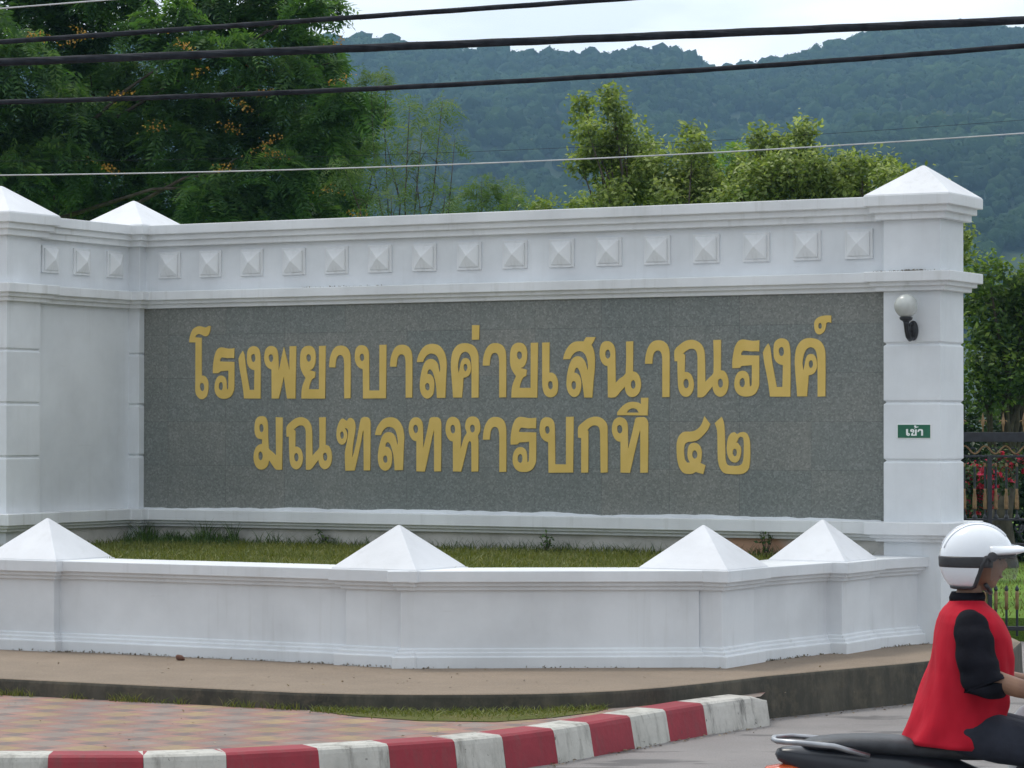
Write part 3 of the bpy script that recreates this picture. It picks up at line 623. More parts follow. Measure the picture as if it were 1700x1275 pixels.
['-5553,1869 -5556,1913 -5554,1952 -5537,1976 -5512,1995 -5486,2013 -5460,2027 -5434,2034 -5408,2037 -5385,2034 -5363,2027 -5342,2016 -5325,2001 -5309,1979 -5299,1954 -5294,1920 -5292,1883 -5290,1799 -5289,1701 -5271,1719 -5253,1737 -5230,1755 -5215,1778 -5214,1892 -5218,2034 -5154,2036 -5155,1796 -5140,1794 -5126,1790 -5113,1777 -5103,1761 -5095,1739 -5090,1714 -5089,1687 -5092,1661 -5099,1637 -5110,1616 -5123,1603 -5138,1594 -5154,1590 -5170,1590 -5185,1597 -5199,1608 -5210,1622 -5217,1639 -5222,1655 -5225,1672 -5246,1648 -5266,1625 -5284,1603 -5304,1586 -5328,1583 -5353,1584 -5353,1756 -5354,1895 -5355,1917 -5359,1936 -5366,1949 -5376,1960 -5388,1966 -5402,1968 -5418,1967 -5434,1962 -5449,1954 -5462,1945 -5472,1936 -5480,1928 -5465,1919 -5467,1780 -5453,1781 -5440,1779 -5424,1771 -5410,1759 -5400,1740 -5392,1718 -5388,1698 -5387,1677 -5390,1653 -5397,1630 -5407,1612 -5420,1598 -5435,1589 -5452,1586 -5470,1589 -5487,1597 -5501,1611 -5511,1629 -5517,1649 -5521,1670 -5524,1720 -5527,1777 -5528,1823 -5528,1869','-5477,1688 -5476,1703 -5472,1715 -5465,1723 -5455,1730 -5445,1726 -5437,1720 -5431,1707 -5428,1692 -5429,1678 -5433,1665 -5441,1657 -5451,1651 -5460,1654 -5468,1659 -5474,1672','-5180,1696 -5179,1710 -5175,1722 -5168,1728 -5159,1733 -5150,1730 -5142,1725 -5136,1713 -5133,1698 -5134,1683 -5138,1670 -5145,1663 -5155,1657 -5164,1661 -5171,1667 -5177,1680'],
['-4950,1579 -4953,1656 -4955,1722 -4953,1746 -4948,1771 -4939,1801 -4931,1832 -4927,1857 -4924,1880 -4921,1899 -4920,1917 -4924,1929 -4931,1939 -4939,1943 -4948,1946 -4956,1939 -4945,1922 -4937,1905 -4933,1886 -4934,1868 -4938,1849 -4945,1831 -4954,1818 -4965,1807 -4978,1802 -4991,1801 -5005,1807 -5017,1817 -5029,1834 -5037,1856 -5041,1879 -5040,1904 -5038,1929 -5032,1953 -5023,1976 -5013,1996 -5003,2010 -4992,2020 -4984,2024 -4974,2024 -4964,2018 -4953,2011 -4944,2007 -4934,2004 -4926,2017 -4917,2026 -4904,2030 -4891,2029 -4877,2021 -4865,2008 -4857,1991 -4852,1972 -4850,1953 -4851,1935 -4857,1898 -4865,1856 -4873,1814 -4879,1771 -4882,1726 -4883,1680 -4872,1707 -4862,1734 -4848,1786 -4833,1844 -4820,1908 -4808,1966 -4802,1995 -4794,2020 -4784,2030 -4769,2036 -4752,2038 -4734,2036 -4719,2030 -4708,2020 -4702,2003 -4699,1984 -4700,1806 -4701,1583 -4764,1582 -4765,1770 -4766,1917 -4769,1920 -4773,1923 -4782,1884 -4790,1844 -4807,1774 -4826,1698 -4841,1640 -4857,1581','-5006,1883 -5004,1895 -5000,1907 -4993,1912 -4984,1917 -4977,1912 -4971,1907 -4967,1896 -4965,1883 -4967,1870 -4971,1858 -4978,1853 -4987,1848 -4995,1854 -5001,1861 -5005,1871'],
['-4651,1885 -4647,1905 -4642,1924 -4632,1948 -4617,1972 -4597,1996 -4574,2017 -4550,2027 -4524,2033 -4499,2035 -4474,2033 -4451,2027 -4431,2017 -4411,1999 -4394,1977 -4381,1954 -4372,1930 -4366,1899 -4362,1866 -4365,1816 -4368,1760 -4371,1679 -4374,1589 -4455,1586 -4456,1620 -4459,1654 -4462,1687 -4467,1718 -4473,1739 -4480,1760 -4488,1782 -4496,1802 -4506,1815 -4517,1823 -4525,1824 -4534,1823 -4540,1816 -4546,1807 -4549,1796 -4551,1783 -4537,1783 -4523,1781 -4510,1772 -4499,1760 -4489,1743 -4484,1723 -4482,1700 -4483,1675 -4486,1647 -4492,1622 -4503,1605 -4517,1592 -4532,1585 -4548,1581 -4564,1583 -4579,1590 -4593,1601 -4604,1616 -4614,1638 -4620,1664 -4622,1690 -4621,1717 -4617,1748 -4611,1781 -4602,1814 -4592,1844 -4581,1868 -4567,1887 -4553,1899 -4536,1906 -4521,1909 -4505,1908 -4489,1904 -4474,1896 -4460,1883 -4449,1866 -4439,1832 -4430,1792 -4425,1808 -4422,1824 -4423,1844 -4427,1866 -4432,1888 -4439,1908 -4449,1926 -4462,1940 -4480,1950 -4499,1955 -4515,1956 -4530,1953 -4546,1946 -4561,1935 -4574,1921 -4584,1906 -4588,1896 -4592,1885','-4573,1680 -4572,1691 -4567,1701 -4560,1707 -4551,1712 -4541,1709 -4533,1705 -4528,1693 -4526,1680 -4526,1667 -4529,1656 -4537,1650 -4546,1645 -4556,1648 -4564,1653 -4570,1666'],
['-4239,1579 -4239,1834 -4254,1836 -4267,1840 -4282,1851 -4295,1867 -4306,1888 -4313,1912 -4316,1939 -4313,1966 -4308,1988 -4298,2008 -4285,2021 -4270,2031 -4255,2034 -4239,2034 -4223,2031 -4209,2023 -4196,2011 -4186,1996 -4180,1976 -4178,1954 -4176,1867 -4175,1762 -4163,1804 -4152,1846 -4140,1894 -4128,1942 -4118,1985 -4110,2020 -4103,2028 -4093,2033 -4066,2036 -4037,2035 -4022,2030 -4010,2020 -4002,2003 -3998,1984 -3998,1805 -3999,1581 -4064,1579 -4065,1942 -4075,1906 -4086,1870 -4104,1796 -4124,1714 -4141,1646 -4158,1577','-4273,1938 -4272,1952 -4267,1963 -4259,1969 -4249,1974 -4239,1970 -4231,1965 -4225,1952 -4222,1938 -4224,1923 -4228,1911 -4236,1904 -4246,1898 -4256,1903 -4264,1909 -4270,1923'],
['-3880,1581 -3881,1832 -3897,1835 -3912,1841 -3927,1856 -3940,1876 -3948,1899 -3953,1924 -3952,1954 -3947,1984 -3939,2005 -3926,2023 -3910,2033 -3892,2038 -3873,2037 -3855,2032 -3839,2022 -3826,2008 -3817,1988 -3812,1966 -3808,1932 -3806,1894 -3807,1830 -3809,1757 -3801,1784 -3792,1811 -3782,1842 -3770,1871 -3756,1889 -3746,1906 -3752,1924 -3761,1942 -3762,1966 -3758,1990 -3752,2008 -3741,2023 -3725,2034 -3706,2040 -3685,2041 -3665,2037 -3649,2028 -3636,2014 -3626,1992 -3620,1966 -3619,1938 -3623,1913 -3632,1898 -3642,1883 -3641,1865 -3638,1847 -3637,1729 -3637,1583 -3701,1580 -3701,1701 -3702,1800 -3703,1816 -3706,1829 -3712,1834 -3720,1838 -3729,1828 -3736,1817 -3745,1787 -3754,1752 -3767,1705 -3781,1656 -3791,1618 -3802,1580','-3908,1936 -3907,1950 -3903,1962 -3895,1969 -3885,1974 -3875,1970 -3867,1964 -3861,1950 -3859,1935 -3860,1921 -3864,1909 -3873,1901 -3883,1896 -3893,1901 -3901,1907 -3906,1921','-3718,1942 -3717,1955 -3712,1966 -3704,1971 -3694,1976 -3683,1972 -3675,1966 -3670,1954 -3668,1940 -3670,1927 -3675,1916 -3683,1909 -3694,1904 -3703,1909 -3712,1916 -3717,1928'],
['-3591,1849 -3590,1873 -3588,1897 -3583,1925 -3575,1953 -3565,1976 -3552,1997 -3537,2014 -3519,2027 -3496,2035 -3472,2037 -3448,2035 -3426,2028 -3407,2017 -3392,2003 -3382,1984 -3375,1964 -3371,1937 -3370,1909 -3369,1762 -3369,1582 -3433,1579 -3433,1743 -3433,1876 -3435,1902 -3439,1925 -3445,1940 -3455,1951 -3468,1956 -3481,1956 -3495,1952 -3505,1944 -3515,1928 -3521,1909 -3525,1880 -3528,1849'],
['-3325,1808 -3326,1825 -3326,1842 -3324,1870 -3321,1899 -3315,1934 -3306,1968 -3295,1993 -3282,2013 -3269,2026 -3253,2034 -3235,2037 -3217,2036 -3192,2033 -3166,2028 -3144,2026 -3123,2026 -3105,2028 -3087,2030 -3087,1943 -3105,1944 -3123,1945 -3141,1944 -3159,1943 -3177,1945 -3195,1947 -3211,1949 -3228,1951 -3238,1941 -3245,1931 -3248,1921 -3248,1911 -3087,1908 -3086,1781 -3087,1678 -3090,1658 -3098,1639 -3109,1620 -3122,1604 -3139,1594 -3158,1586 -3180,1582 -3202,1581 -3224,1582 -3245,1586 -3265,1596 -3281,1609 -3294,1627 -3303,1649 -3306,1671 -3306,1694 -3302,1718 -3296,1740 -3286,1757 -3274,1772 -3261,1780 -3245,1785 -3231,1786 -3216,1784 -3201,1776 -3187,1765 -3179,1749 -3174,1729 -3172,1705 -3171,1684 -3170,1673 -3169,1663 -3158,1661 -3153,1669 -3150,1678 -3149,1747 -3149,1834 -3172,1831 -3195,1829 -3222,1828 -3245,1826 -3252,1818 -3260,1811 -3289,1809','-3262,1689 -3260,1703 -3255,1717 -3247,1725 -3236,1731 -3227,1728 -3219,1723 -3214,1710 -3212,1695 -3213,1682 -3216,1670 -3221,1662 -3228,1654 -3238,1655 -3248,1658 -3255,1664 -3260,1672 -3262,1680'],
['-2967,1577 -2970,1830 -2986,1834 -3002,1840 -3018,1851 -3032,1866 -3043,1886 -3050,1909 -3052,1934 -3050,1959 -3046,1982 -3040,2003 -3029,2017 -3015,2028 -3000,2033 -2983,2034 -2964,2031 -2947,2025 -2932,2013 -2921,1997 -2914,1977 -2911,1954 -2909,1816 -2908,1645 -2803,1645 -2803,2036 -2736,2038 -2739,1581','-3003,1932 -3002,1943 -2998,1953 -2991,1959 -2983,1963 -2965,1959 -2959,1945 -2956,1932 -2956,1920 -2960,1910 -2967,1902 -2975,1895 -2985,1898 -2993,1902 -3000,1916'],
['-2691,1868 -2693,1914 -2690,1953 -2674,1973 -2651,1989 -2628,2006 -2603,2021 -2575,2031 -2547,2038 -2518,2038 -2490,2032 -2466,2020 -2446,2003 -2431,1984 -2423,1961 -2420,1793 -2420,1585 -2482,1581 -2485,1760 -2487,1904 -2489,1925 -2494,1944 -2502,1956 -2514,1965 -2530,1969 -2547,1969 -2563,1965 -2579,1956 -2593,1944 -2606,1929 -2602,1922 -2599,1915 -2599,1768 -2599,1582 -2662,1580 -2662,1865'],
['-2300,1584 -2300,1835 -2315,1837 -2329,1841 -2344,1852 -2358,1868 -2369,1888 -2377,1912 -2379,1939 -2377,1965 -2370,1987 -2361,2007 -2347,2020 -2332,2029 -2316,2033 -2300,2033 -2283,2029 -2268,2022 -2255,2010 -2245,1995 -2239,1975 -2236,1953 -2235,1868 -2233,1764 -2222,1805 -2210,1847 -2197,1895 -2185,1942 -2175,1984 -2166,2018 -2159,2027 -2149,2031 -2121,2034 -2091,2034 -2075,2028 -2063,2018 -2055,2002 -2051,1983 -2051,1807 -2053,1586 -2120,1584 -2120,1942 -2131,1906 -2141,1871 -2161,1798 -2182,1717 -2199,1649 -2216,1582','-2335,1938 -2333,1951 -2329,1963 -2320,1969 -2310,1973 -2300,1969 -2291,1964 -2285,1952 -2283,1938 -2284,1923 -2288,1911 -2297,1904 -2307,1899 -2317,1903 -2326,1909 -2332,1923'],
['-2331,2052 -2331,2065 -2328,2077 -2308,2100 -2283,2124 -2260,2140 -2236,2152 -2213,2157 -2188,2159 -2163,2157 -2141,2153 -2127,2146 -2114,2137 -2114,2191 -2051,2191 -2054,2050','-2249,2071 -2236,2086 -2223,2098 -2206,2105 -2188,2108 -2170,2106 -2154,2099 -2142,2086 -2132,2071'],
['-1546,2038 -1496,1978 -1505,1957 -1515,1936 -1532,1915 -1552,1894 -1576,1872 -1603,1852 -1630,1843 -1657,1838 -1677,1837 -1695,1835 -1711,1827 -1722,1814 -1728,1788 -1730,1758 -1727,1725 -1722,1695 -1714,1681 -1703,1667 -1672,1668 -1682,1685 -1691,1702 -1695,1726 -1695,1751 -1692,1777 -1685,1800 -1673,1815 -1657,1824 -1638,1827 -1618,1824 -1601,1815 -1587,1801 -1576,1778 -1570,1752 -1572,1719 -1576,1689 -1579,1677 -1583,1665 -1539,1647 -1556,1578 -1586,1585 -1610,1591 -1617,1594 -1623,1595 -1635,1588 -1649,1581 -1675,1577 -1703,1578 -1724,1583 -1742,1594 -1759,1614 -1773,1639 -1782,1672 -1789,1709 -1792,1751 -1793,1793 -1791,1826 -1784,1856 -1773,1879 -1757,1898 -1740,1910 -1719,1916 -1696,1917 -1672,1916 -1649,1920 -1626,1926 -1605,1939 -1587,1954 -1574,1971 -1564,1989 -1555,2013','-1657,1731 -1654,1745 -1649,1759 -1641,1765 -1630,1770 -1621,1764 -1613,1757 -1608,1745 -1606,1731 -1609,1717 -1615,1706 -1623,1701 -1634,1698 -1643,1703 -1651,1710 -1655,1719'],
['-1453,1986 -1395,2035 -1385,2016 -1377,1996 -1371,1963 -1368,1927 -1366,1877 -1365,1822 -1363,1763 -1362,1711 -1359,1685 -1352,1663 -1342,1651 -1326,1645 -1285,1643 -1243,1645 -1225,1652 -1212,1664 -1204,1686 -1200,1712 -1197,1768 -1197,1823 -1199,1847 -1203,1871 -1227,1881 -1237,1875 -1246,1867 -1252,1853 -1258,1837 -1273,1837 -1261,1830 -1250,1823 -1238,1810 -1227,1795 -1224,1775 -1224,1754 -1228,1728 -1235,1705 -1245,1689 -1258,1677 -1273,1672 -1288,1673 -1305,1679 -1319,1691 -1331,1710 -1340,1732 -1345,1756 -1346,1781 -1346,1809 -1343,1836 -1339,1858 -1331,1878 -1320,1894 -1307,1906 -1294,1910 -1281,1913 -1258,1895 -1247,1902 -1235,1909 -1218,1913 -1200,1914 -1183,1909 -1170,1899 -1157,1877 -1149,1851 -1145,1805 -1144,1754 -1145,1703 -1149,1657 -1155,1631 -1167,1609 -1184,1594 -1205,1585 -1230,1580 -1258,1579 -1296,1579 -1334,1581 -1358,1584 -1380,1593 -1397,1611 -1411,1634 -1420,1664 -1426,1697 -1428,1756 -1429,1822 -1430,1881 -1433,1933 -1442,1960','-1299,1753 -1297,1764 -1293,1774 -1286,1780 -1278,1784 -1269,1779 -1262,1773 -1259,1762 -1258,1751 -1260,1737 -1265,1726 -1272,1721 -1281,1719 -1288,1724 -1294,1731 -1298,1742']]
SMALL = [['2098,19389 2132,19402 2168,19411 2213,19407 2261,19400 2256,19093 2288,19099 2319,19098 2363,19074 2400,19039 2413,19002 2407,18962 2381,18920 2342,18886 2297,18875 2249,18879 2199,18893 2156,18918 2125,18953 2109,18995 2101,19172','2226,19017 2272,19039 2307,19002 2272,18958'],
['2524,18888 2523,18955 2528,19017 2552,19065 2587,19105 2636,19136 2680,19160 2688,19175 2691,19193 2625,19184 2563,19181 2513,19193 2470,19214 2446,19244 2436,19280 2442,19319 2464,19356 2503,19386 2552,19405 2610,19407 2668,19396 2721,19370 2761,19335 2776,19293 2775,19247 2768,19203 2749,19160 2709,19116 2668,19072 2651,19030 2640,18985 2826,18981 2836,19379 2970,19374 2965,18898','2564,19280 2610,19324 2650,19302 2645,19258 2598,19243'],
['2761,19477 2878,19553 2831,19556 2789,19564 2767,19589 2750,19619 2797,19685 2839,19688 2878,19685 2908,19664 2936,19637 2924,19575 3098,19597 3110,19554 3027,19530 2947,19505 2872,19476 2808,19455 2784,19462'],
['3035,19182 3046,19251 3063,19313 3097,19358 3145,19390 3206,19403 3272,19405 3339,19403 3400,19390 3451,19360 3481,19314 3488,19128 3485,18899 3330,18899 3341,19092 3342,19248 3314,19279 3272,19303 3229,19296 3191,19281 3165,19236 3144,19182']]
TREES = {'FORK': [(0.78, 31.92, 5.46, 0.08), (0.75, 32.22, 5.34, 0.11), (0.8, 31.5, 5.11, 0.12), (0.87, 31.8, 4.97, 0.16), (1.05, 31.65, 5.52, 0.06), (1.08, 31.59, 5.39, 0.1), (1.14, 31.69, 5.25, 0.13), (1.25, 31.85, 5.09, 0.18), (1.04, 31.9, 5.07, 0.14), (0.98, 32.04, 4.85, 0.21), (0.73, 31.92, 4.82, 0.13), (1.38, 32.19, 4.9, 0.25), (1.52, 31.7, 4.67, 0.26), (1.25, 32.38, 4.6, 0.32), (1.03, 31.53, 4.35, 0.23), (1.64, 32.17, 4.45, 0.3)],
 'SPIRE': [(1.92, 31.44, 5.09, 0.1), (1.9, 31.03, 4.9, 0.16), (1.96, 31.55, 4.76, 0.22), (1.86, 31.44, 4.52, 0.27), (2.08, 31.42, 4.46, 0.26), (1.73, 31.33, 4.31, 0.26), (2.17, 31.2, 4.25, 0.25)],
 'ROUND': [(2.59, 31.05, 4.98, 0.14), (2.76, 31.21, 4.98, 0.13), (3.05, 30.79, 5.02, 0.14), (3.04, 31.01, 4.89, 0.18), (2.82, 31.39, 4.81, 0.23), (2.56, 31.4, 4.72, 0.21), (2.94, 30.63, 4.6, 0.3), (2.58, 30.71, 4.45, 0.3), (3.18, 30.55, 4.56, 0.21), (3.1, 30.94, 4.34, 0.32), (2.37, 30.53, 4.28, 0.22)],
 'LOW': [(3.51, 30.97, 4.69, 0.15), (3.62, 30.55, 4.68, 0.12), (3.6, 30.97, 4.54, 0.23), (3.39, 30.71, 4.39, 0.25), (3.89, 30.7, 4.65, 0.14), (3.89, 30.22, 4.46, 0.18), (3.79, 30.98, 4.38, 0.28), (3.98, 30.01, 4.47, 0.11), (4.08, 30.25, 4.35, 0.22), (4.38, 30.43, 4.16, 0.29), (4.6, 30.78, 3.94, 0.15), (4.61, 30.2, 3.85, 0.08), (4.71, 30.86, 3.72, 0.06)],
 'TUFT': [(0.37, 32.89, 4.4, 0.09), (0.29, 33.15, 4.38, 0.07), (0.74, 32.88, 4.44, 0.12), (0.88, 33.17, 4.4, 0.09)],
 'PALE': [(3.61, 48.39, 6.43, 0.28), (3.32, 47.83, 6.04, 0.33), (3.8, 48.32, 6.09, 0.32), (3.49, 47.54, 5.65, 0.39)],
 'WISPY': [(-1.24, 35.58, 5.73, 0.3), (-0.86, 36.28, 5.88, 0.27), (-1.1, 35.94, 5.46, 0.33), (-1.56, 36.22, 5.39, 0.31), (-1.72, 36.48, 5.01, 0.37), (-1.18, 36.04, 4.97, 0.37), (-0.7, 36.0, 5.41, 0.21), (-1.46, 35.57, 4.62, 0.36), (-0.81, 35.77, 4.69, 0.29), (-2.06, 36.0, 5.04, 0.29)],
 'FEATHER': [(-0.39, 37.87, 5.03, 0.25), (-0.06, 37.97, 4.96, 0.26), (-0.54, 37.87, 4.81, 0.31), (0.07, 37.53, 4.75, 0.23), (-1.79, 37.23, 6.33, 0.2), (-1.59, 37.01, 6.34, 0.14)],
 'RIGHT': [(5.89, 36.51, 3.81, 0.25), (5.78, 37.0, 3.61, 0.23), (6.27, 37.0, 3.57, 0.32), (6.39, 36.63, 3.69, 0.25), (6.7, 36.64, 3.76, 0.37), (6.0, 36.72, 3.23, 0.36), (6.41, 36.92, 3.09, 0.4), (5.85, 36.75, 2.84, 0.28), (6.2, 36.58, 2.62, 0.36), (6.73, 36.85, 3.39, 0.53), (5.75, 36.67, 2.41, 0.3), (6.41, 37.38, 2.28, 0.32), (6.92, 37.45, 2.5, 0.46)],
 'BOUG': [(5.3, 34.16, 1.4, 0.18), (5.49, 33.71, 1.34, 0.19), (5.35, 34.08, 1.11, 0.19), (5.85, 34.15, 1.53, 0.14), (5.62, 34.0, 1.53, 0.14), (5.18, 33.83, 1.05, 0.17), (5.07, 33.82, 1.34, 0.21)],
 'BIG': [(-2.32, 37.1, 7.25, 0.21), (-2.59, 36.65, 7.21, 0.27), (-3.09, 37.9, 7.45, 0.34), (-2.49, 38.63, 6.83, 0.27), (-2.24, 37.78, 6.6, 0.15), (-2.72, 37.96, 6.92, 0.29), (-2.1, 36.64, 5.98, 0.3), (-1.83, 37.96, 6.05, 0.26), (-2.09, 39.24, 5.82, 0.3), (-2.31, 38.98, 5.52, 0.35), (-2.2, 38.64, 4.95, 0.33), (-2.42, 36.9, 5.65, 0.33), (-2.64, 39.1, 5.23, 0.37), (-2.48, 39.0, 6.41, 0.32), (-2.81, 37.06, 6.34, 0.38), (-2.98, 38.37, 5.87, 0.47), (-2.92, 36.66, 5.09, 0.45), (-3.1, 36.93, 4.66, 0.45), (-2.53, 37.49, 4.63, 0.38), (-4.17, 37.04, 7.17, 0.23), (-3.33, 38.73, 7.35, 0.32), (-3.78, 38.89, 7.32, 0.32), (-3.88, 37.56, 7.36, 0.28), (-4.6, 37.49, 6.97, 0.38), (-4.0, 36.91, 6.63, 0.36), (-3.39, 36.84, 6.58, 0.36), (-3.63, 38.6, 6.21, 0.47), (-3.68, 38.28, 5.55, 0.47), (-3.68, 36.76, 4.8, 0.45), (-4.27, 37.94, 6.21, 0.46), (-4.32, 37.72, 5.57, 0.49), (-4.62, 38.97, 5.05, 0.51), (-5.06, 38.61, 6.45, 0.47), (-5.09, 38.29, 5.78, 0.5), (-5.22, 38.15, 5.14, 0.5), (-5.62, 39.26, 7.33, 0.48), (-5.88, 39.36, 6.77, 0.48), (-5.68, 37.55, 5.94, 0.49), (-5.79, 37.27, 5.3, 0.49), (-6.28, 38.83, 7.35, 0.48), (-6.17, 36.78, 6.46, 0.48), (-6.39, 37.62, 5.87, 0.49), (-6.32, 36.8, 5.03, 0.48), (-6.98, 37.49, 6.93, 0.61), (-7.0, 36.8, 5.93, 0.68), (-7.11, 37.41, 5.16, 0.69), (-5.16, 38.81, 4.72, 0.48), (-5.92, 39.14, 4.82, 0.48), (-6.28, 38.82, 7.9, 0.63), (-5.08, 38.17, 7.8, 0.62), (-4.0, 38.32, 7.98, 0.55), (-3.24, 37.61, 7.95, 0.46), (-7.58, 37.07, 6.42, 0.83), (-7.96, 37.82, 5.42, 0.85), (-2.77, 38.65, 8.04, 0.32), (-7.3, 36.78, 7.59, 0.75)]}
FLOWERS = [(-5.881, 36.378, 6.78), (-5.399, 36.897, 6.888), (-4.02, 36.365, 6.647), (-3.213, 36.935, 6.464), (-2.136, 36.591, 6.273), (-3.378, 36.689, 5.983), (-4.48, 36.813, 5.709), (-3.483, 36.615, 5.675), (-3.056, 36.437, 5.449), (-2.937, 36.35, 5.329), (-3.56, 36.265, 5.149), (-3.01, 36.791, 5.182), (-2.28, 36.553, 4.9), (-1.895, 36.327, 4.585), (-5.055, 36.904, 5.189), (-3.876, 36.419, 6.341), (-4.858, 36.531, 6.069), (-2.165, 36.437, 6.718), (-3.08, 36.703, 6.113), (-5.402, 36.664, 6.804)]
CABLES = {'TOP': [(-3.2, 18.4, 4.328), (-1.858, 18.153, 4.399), (-0.552, 17.906, 4.47), (0.576, 17.687, 4.515)],
 'THICK': [(-3.13, 18.0, 4.176), (-1.545, 17.75, 4.2), (-0.002, 17.5, 4.238), (1.497, 17.25, 4.268), (2.953, 17.0, 4.299)],
 'LOWER': [(-3.233, 18.6, 3.996), (-1.312, 18.306, 4.033), (-0.002, 18.1, 4.068), (1.278, 17.894, 4.128), (3.057, 17.6, 4.231)],
 'WHITE': [(-3.562, 20.5, 3.698), (-0.617, 20.088, 3.732), (1.414, 19.794, 3.797), (3.386, 19.5, 3.899)],
 'DARK': [(-3.997, 23.0, 4.025), (-0.694, 22.588, 4.042), (2.267, 22.206, 4.165), (3.82, 22.0, 4.245)],
 'UPPER': [(-3.479, 20.0, 4.789), (-2.791, 19.903, 4.829), (-2.233, 19.824, 4.863)]}
RIDGE = [(-0.3579, 169.0), (-0.2761, 180.6), (-0.2148, 172.1), (-0.1739, 179.3), (-0.1126, 183.7), (-0.0594, 183.2), (-0.0471, 181.8), (-0.0308, 179.5), (-0.0185, 178.1), (-0.0042, 176.1), (0.0101, 176.2), (0.0224, 175.3), (0.0346, 176.2), (0.0428, 177.6), (0.051, 177.7), (0.0592, 176.2), (0.0643, 171.4), (0.0694, 167.4), (0.0745, 168.5), (0.0776, 170.5), (0.0837, 169.7), (0.0919, 174.3), (0.1001, 176.3), (0.1062, 178.3), (0.1123, 181.2), (0.1185, 184.9), (0.1287, 186.9), (0.141, 189.0), (0.1573, 189.9), (0.1655, 188.1), (0.1737, 187.0), (0.2145, 178.5), (0.2963, 187.2), (0.3781, 170.1)]

def poly_data(s, k):
    return [tuple(int(c) / k for c in p.split(',')) for p in s.split(' ')]

# frame of the sign wall: local x runs along it, local -y comes out of it towards the road
TH = 0.5062
OX, OY = 2.914, 23.0
UX, UY = math.cos(TH), -math.sin(TH)
def sw(u, n):
    """sign-wall coordinates (along, out) -> world x, y"""
    return (OX + UX * u - math.sin(TH) * n, OY + UY * u - math.cos(TH) * n)

# ------------------------------------------------------------------ ground, road, pavement, pavers, kerb
g = MB()
g.add([(-3000, -300, -0.02), (3000, -300, -0.02), (3000, 3600, -0.02), (-3000, 3600, -0.02)], [(0, 1, 2, 3)])
tag(g.build("ground", M_EARTH), kind="structure")
r = MB()
r.add([(-90, -60, 0.0), (90, -60, 0.0), (90, 27.0, 0.0), (-90, 27.0, 0.0)], [(0, 1, 2, 3)])
tag(r.build("road", M_ROAD), kind="structure")

EDGE = [(-3.384, 19.547), (-2.322, 19.01), (-1.714, 18.71), (-1.317, 18.52), (-0.936, 18.42), (-0.55, 18.39), (-0.186, 18.41),
        (0.12, 18.45), (0.379, 18.53), (0.68, 18.69), (0.966, 18.93), (1.3, 19.305), (1.697, 19.804), (2.284, 20.40), (2.755, 20.86)]
pave = [(-32, 35.2), (-12, 24.2)] + EDGE + [(3.3, 21.5), (3.75, 22.2), (3.95, 23.0), (3.98, 24.6), (3.3, 24.6), (-4, 26.4), (-10, 30), (-30, 40)]
p = MB()
n = len(pave)
p.add([(x, y, 0.29) for x, y in pave], [tuple(range(n))], 0)
# front edge: rounded arris, slightly battered face, own stained material
rows = [(0.0, 0.29), (0.012, 0.284), (0.018, 0.268), (0.024, 0.12), (0.03, 0.0)]
front = pave[:len(pave) - 5]
rings = []
for d, z in rows:
    q = offset(pave, d)[:len(front)]
    rings.append([(x, y, z) for x, y in q])
for i in range(len(rings) - 1):
    a, b = rings[i], rings[i + 1]
    for k in range(len(front) - 1):
        p.add([a[k], a[k + 1], b[k + 1], b[k]], [(0, 1, 2, 3)], 1 if i > 0 else 0)
tag(p.build("pavement", [M_PAVE, M_EDGE]), kind="structure")

K = [(-14.0, 16.9), (-3.707, 15.832), (-2.721, 15.725), (-1.953, 15.732), (-1.532, 15.853), (-1.146, 16.05), (-0.684, 16.32), (-0.324, 16.55),
     (-0.059, 16.80), (0.23, 17.16), (0.453, 17.52), (0.713, 17.95), (0.949, 18.35), (1.208, 18.76), (1.57, 19.239), (1.66, 19.36)]
KX = [-3000, -300, 0, 240, 375, 500, 644, 753, 832, 915, 976, 1044, 1103, 1166, 1250, 1272]
def kpt(px):
    for i in range(len(KX) - 1):
        if KX[i] <= px <= KX[i + 1]:
            t = (px - KX[i]) / (KX[i + 1] - KX[i])
            return (K[i][0] + t * (K[i + 1][0] - K[i][0]), K[i][1] + t * (K[i + 1][1] - K[i][1]))
def kline(a, b):
    pts = [kpt(a)] + [K[i] for i in range(len(K)) if a + 4 < KX[i] < b - 4] + [kpt(b)]
    out = [pts[0]]
    for q in pts[1:]:
        m = max(1, int(math.hypot(q[0] - out[-1][0], q[1] - out[-1][1]) / 0.15))
        s = out[-1]
        for j in range(1, m + 1):
            out.append((s[0] + (q[0] - s[0]) * j / m, s[1] + (q[1] - s[1]) * j / m))
    return out
BANDS = [(-3000, -900, 1), (-900, -560, 0), (-560, -390, 1), (-390, -230, 0), (-230, -75, 1), (-75, 80, 0), (80, 238, 1), (238, 375, 0), (375, 528, 1), (528, 644, 0), (644, 753, 1), (753, 832, 0),
         (832, 917, 1), (917, 976, 0), (976, 1044, 1), (1044, 1103, 0), (1103, 1166, 1), (1166, 1272, 2)]
KPROF = [(-0.045, -0.02), (-0.012, 0.165), (-0.004, 0.188), (0.014, 0.20), (0.19, 0.203), (0.215, 0.185), (0.22, -0.02)]   # (distance behind the front arris, height)
kb = MB()
for a, b, mi in BANDS:
    ln = kline(a, b); rr = []
    for i, q in enumerate(ln):
        # direction from a wide window keeps neighbours' ends flush
        t0 = kpt(max(-2990, a if i == 0 else a)); 
        j0, j1 = ln[max(0, i - 1)], ln[min(len(ln) - 1, i + 1)]
        d = Vector((j1[0] - j0[0], j1[1] - j0[1])).normalized()
        nb = Vector((-d.y, d.x))
        last = (mi == 2 and i == len(ln) - 1)
        rr.append([(q[0] + nb.x * h, q[1] + nb.y * h, (z if not last else min(z, 0.165))) for h, z in KPROF])
    kb.rings(rr, mi=mi)
